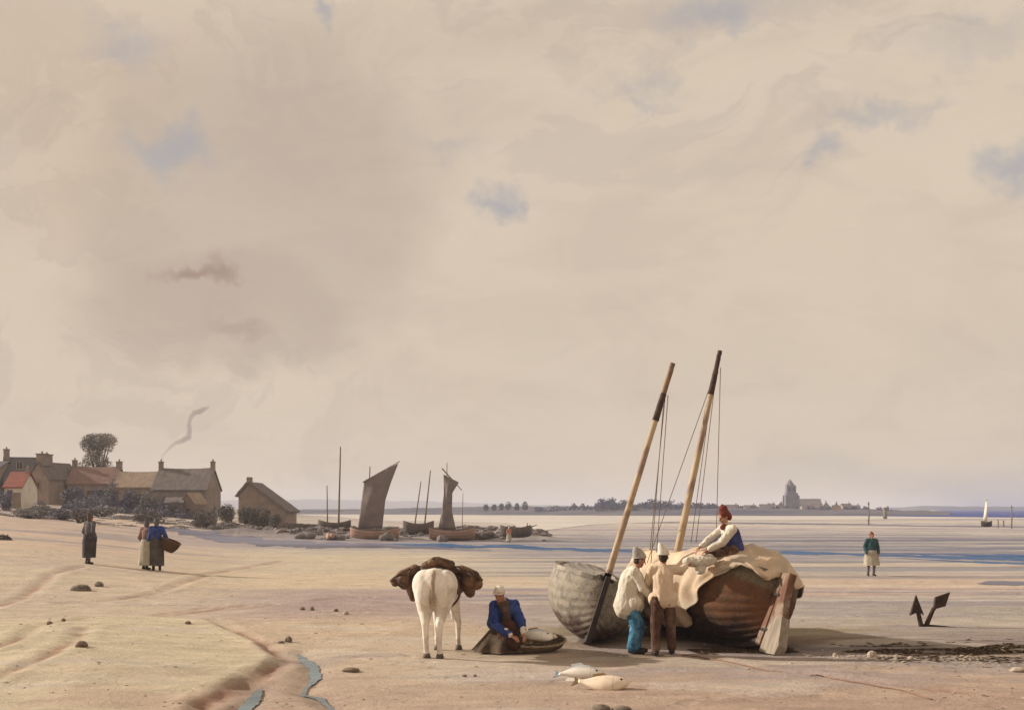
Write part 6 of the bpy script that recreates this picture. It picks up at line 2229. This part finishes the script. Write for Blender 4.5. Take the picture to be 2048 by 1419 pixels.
def weed_line():
    rnd = random.Random(12)
    bm = bmesh.new()
    for _ in range(7000):
        x = rnd.uniform(3.2, 13.0)
        yl = float(np.interp(x, [2.5, 4, 6, 9, 12], [21.8, 22.3, 21.9, 21.7, 21.0]))
        y = yl + rnd.gauss(0, 0.22 + 0.06 * max(0, x - 4))
        if rnd.random() < 0.18:
            y -= rnd.uniform(0.3, 1.8) * (1 if x > 6 else 0.3)
        if mnoise.noise(Vector((x * 0.8, y * 1.6, 0))) < -0.05:
            continue
        z = tz_fast(x, y)
        L = rnd.uniform(0.03, 0.11)
        a = rnd.gauss(0, 0.7)
        d = Vector((math.cos(a), math.sin(a), 0))
        n = Vector((-d.y, d.x, 0))
        c = Vector((x, y, z))
        wv = rnd.uniform(0.010, 0.03)
        lift = rnd.uniform(0.006, 0.03)
        p = [c - d * L + n * wv * 0.4 + Vector((0, 0, 0.004)), c - d * L - n * wv * 0.4 + Vector((0, 0, 0.004)),
             c - n * wv + Vector((0, 0, lift)), c + d * L + Vector((0, 0, 0.006)), c + n * wv + Vector((0, 0, lift * 0.7))]
        bm.faces.new([bm.verts.new(q) for q in p])
    tag(link('seaweed', bm_mesh(bm, 'weed', False), 'weed'), 'dark line of seaweed washed up along the sand right of the boats', 'seaweed', kind='stuff')
    bm = bmesh.new()
    for _ in range(1500):
        x = rnd.uniform(5.0, 13.0)
        yl = float(np.interp(x, [5, 8, 12], [21.2, 20.2, 19.0]))
        y = yl + rnd.gauss(0, 0.55)
        if mnoise.noise(Vector((x * 0.9, y * 1.5, 3))) < -0.1:
            continue
        z = tz_fast(x, y)
        r = 0.010 + 0.030 * rnd.random() ** 2.5
        g = bmesh.ops.create_icosphere(bm, subdivisions=1, radius=1.0)
        sx, sy = rnd.uniform(0.8, 1.4), rnd.uniform(0.8, 1.2)
        for v in g['verts']:
            v.co = Vector((x + v.co.x * r * sx * rnd.uniform(0.75, 1.2), y + v.co.y * r * sy, z + v.co.z * r * 0.5 * rnd.uniform(0.8, 1.2) + r * 0.15))
    tag(link('pebbles', bm_mesh(bm, 'pebbles', False), 'pebble'), 'scatter of pale pebbles on the beach at the right', 'pebbles', kind='stuff')


weed_line()


def litter():
    """shell bits, clods and small pebbles thinly scattered over the near sand"""
    rnd = random.Random(91)
    bm = bmesh.new()
    for _ in range(2600):
        Y = 15.0 + 26 * rnd.random() ** 1.4
        x = rnd.uniform(-0.46, 0.46) * Y
        if mnoise.noise(Vector((x * 0.25, Y * 0.3, 8))) < rnd.uniform(-0.5, 0.35):
            continue
        r = 0.007 + 0.022 * rnd.random() ** 4
        z = tz_fast(x, Y)
        g = bmesh.ops.create_icosphere(bm, subdivisions=1, radius=1.0)
        sx, sy = rnd.uniform(0.8, 1.9), rnd.uniform(0.8, 1.3)
        for v in g['verts']:
            v.co = Vector((x + v.co.x * r * sx * rnd.uniform(0.7, 1.2), Y + v.co.y * r * sy, z + v.co.z * r * 0.6 + r * 0.1))
    tag(link('shell_litter', bm_mesh(bm, 'litter', False), 'pebble'), 'shell bits, clods and tiny pebbles strewn over the foreground sand', 'pebbles', kind='stuff')


litter()


# ------------------------------------------------------------------ boats drawn up along the bank
def far_boat(label, px0, px1, py_deck, py_keel, Y, hullm, masts=(), sail=None, bow=0.25, group='small boats along the far bank', bowsprit=None):
    k = Y / F
    xm = ((px0 + px1) / 2 - 1024) * k
    z0 = CAMH - (py_keel - HZ) * k
    t = thing('sailing_boat', label, 'boat', (xm, Y, z0), group=group)
    L = (px1 - px0) * k
    D = (py_keel - py_deck) * k
    H = Hull(L, max(0.5, L * 0.2), D, D * 0.35, 2.4, 0.55)
    rz = Matrix.Rotation(R(90), 4, 'Z')
    def turned(me):
        me.transform(Matrix.Translation((L / 2, 0, 0)) @ rz)
        return me
    link('hull', turned(H.skin(5, 18, 0.02)), hullm, t)
    link('lining', turned(H.lining(14)), 'hull_inner', t)
    link('gunwale', turned(H.rail(18)), 'hull_far', t)
    def q(px, py, y=0.0):
        return Vector(((px - 1024) * k - xm, y, CAMH - (py - HZ) * k - z0))
    for (ax, ay, bx, by, wpx) in masts:
        link('mast', spar_mesh(q(ax, ay), q(bx, by), wpx * k / 2, wpx * k / 2 * 0.6), 'spar', t)
    if bowsprit:
        link('bowsprit', spar_mesh(q(*bowsprit[:2]), q(*bowsprit[2:]), 0.06, 0.03), 'spar', t)
    if sail:
        left, right, yard, sm_ = sail
        nu, nv = 22, 26
        A = np.zeros((nv, nu, 3))
        lp, rp_ = [q(*p) for p in left], [q(*p) for p in right]
        def along(pl, f):
            f = f * (len(pl) - 1)
            i = min(int(f), len(pl) - 2)
            return pl[i].lerp(pl[i + 1], f - i)
        for j in range(nv):
            fv = j / (nv - 1)
            a, b = along(lp, fv), along(rp_, fv)
            for i in range(nu):
                fu = i / (nu - 1)
                p = a.lerp(b, fu)
                p.y += -0.35 * math.sin(math.pi * fu) * math.sin(math.pi * min(1, fv * 0.9 + 0.05)) - 0.12 + 0.04 * mnoise.noise(Vector((fu * 5, fv * 2, px0)))
                A[j, i] = p
        so_ = link('sail', grid_mesh(A, 'sail'), sm_, t)
        md = so_.modifiers.new('thickness', 'SOLIDIFY')
        md.thickness = 0.015
        link('yard', spar_mesh(q(*yard[0], -0.14), q(*yard[1], -0.14), 0.055, 0.03), 'spar', t)
    return t


far_boat('small boat with two bare grey masts, leftmost along the bank', 636, 702, 1046, 1064, 98, 'hull_far', [(655, 1056, 654, 970, 3.0), (677, 1056, 681, 893, 4.2)])
far_boat('sailing boat with a large brown peaked sail on the bank', 700, 798, 1060, 1080, 94, 'hull_pink', [(735, 1068, 740, 932, 3.6)],
         ([(716, 1056), (722, 1010), (729, 960)], [(765, 1056), (771, 1000), (782, 965), (797, 926)], ((726, 964), (800, 922)), 'sail_dark'))
far_boat('small boat with two slanting bare masts between the brown sails', 806, 868, 1048, 1068, 96, 'hull_far', [(828, 1060, 842, 962, 3.2), (848, 1060, 861, 940, 3.6)])
far_boat('sailing boat with a narrow brown sail spreading at its foot', 858, 950, 1060, 1080, 93, 'hull_pink', [(893, 1066, 894, 925, 2.6), (924, 1066, 926, 985, 1.8)],
         ([(876, 1058), (884, 1020), (888, 985), (887, 948)], [(912, 1058), (904, 1020), (905, 985), (918, 964)], ((884, 936), (924, 980)), 'sail_dark'))
far_boat('dark hull with a short bowsprit at the right end of the bank', 1000, 1062, 1056, 1074, 93, 'hull_far', [(1052, 1066, 1055, 1045, 3)], bowsprit=(1050, 1056, 1074, 1049))
far_boat('tiny boat under a narrow white sail near the right edge', 1962, 1984, 1044, 1053, 165, 'timber_dark', [(1974, 1050, 1973, 1000, 1.6)],
         ([(1965, 1042), (1968, 1020), (1971, 1000)], [(1974, 1042), (1974, 1020), (1973.5, 1000)], ((1971, 1000), (1974, 999)), 'sail_pale'), group='distant sails')


def heap(label, px, py, wpx, hpx, Y, m, seed):
    k = Y / F
    x = (px - 1024) * k
    z = CAMH - (py - HZ) * k
    hpx *= 0.72
    rnd = random.Random(seed)
    bm = bmesh.new()
    for _ in range(7):
        ell(bm, (rnd.uniform(-0.32, 0.32) * wpx * k, rnd.uniform(-0.3, 0.3), hpx * k * rnd.uniform(0.1, 0.4)), (wpx * k * 0.28, 0.45, hpx * k * rnd.uniform(0.35, 0.55)))
    tag(link('net_heap', remesh(bm, 0.05, 2, 0.06, 4, 'heap', seed), m, None, (x, Y, z)), label, 'nets', 'heaps of nets on the bank')


heap('grey heap of nets on the bank at the foot of the tall bare mast', 672, 1080, 44, 22, 92, 'net', 1)
heap('grey heap of nets between the peaked sail and the slanting masts', 776, 1080, 30, 26, 92, 'net', 2)
heap('pointed grey heap of nets under the narrow brown sail', 884, 1084, 22, 24, 91, 'net', 3)
heap('pink heap of cloth on the bank beneath the leftmost bare masts', 662, 1074, 16, 14, 91.5, 'hull_pink', 4)
heap('low brown heap left of the dark hull on the bank', 962, 1072, 50, 18, 94, 'hull_far', 5)
heap('grey heap at the bank near the rubble wall end', 612, 1076, 40, 20, 93, 'net', 6)

# ------------------------------------------------------------------ the air
def haze():
    bm = bmesh.new()
    x0, x1, y0, y1, z0, z1 = -14000, 14000, -60, 15000, -1.5, 34.0
    box(bm, ((x0 + x1) / 2, (y0 + y1) / 2, (z0 + z1) / 2), (x1 - x0, y1 - y0, z1 - z0))
    m = bpy.data.materials.new('haze')
    m.use_nodes = True
    t = NT(m.node_tree)
    o = t.n('ShaderNodeOutputMaterial')
    v = t.n('ShaderNodeVolumePrincipled')
    v.inputs['Color'].default_value = (0.655, 0.665, 0.75, 1)
    v.inputs['Density'].default_value = 0.00050
    v.inputs['Anisotropy'].default_value = 0.0
    t.l(v.outputs[0], o.inputs['Volume'])
    tag(link('haze', bm_mesh(bm, 'haze', False), m), kind='stuff')


haze()
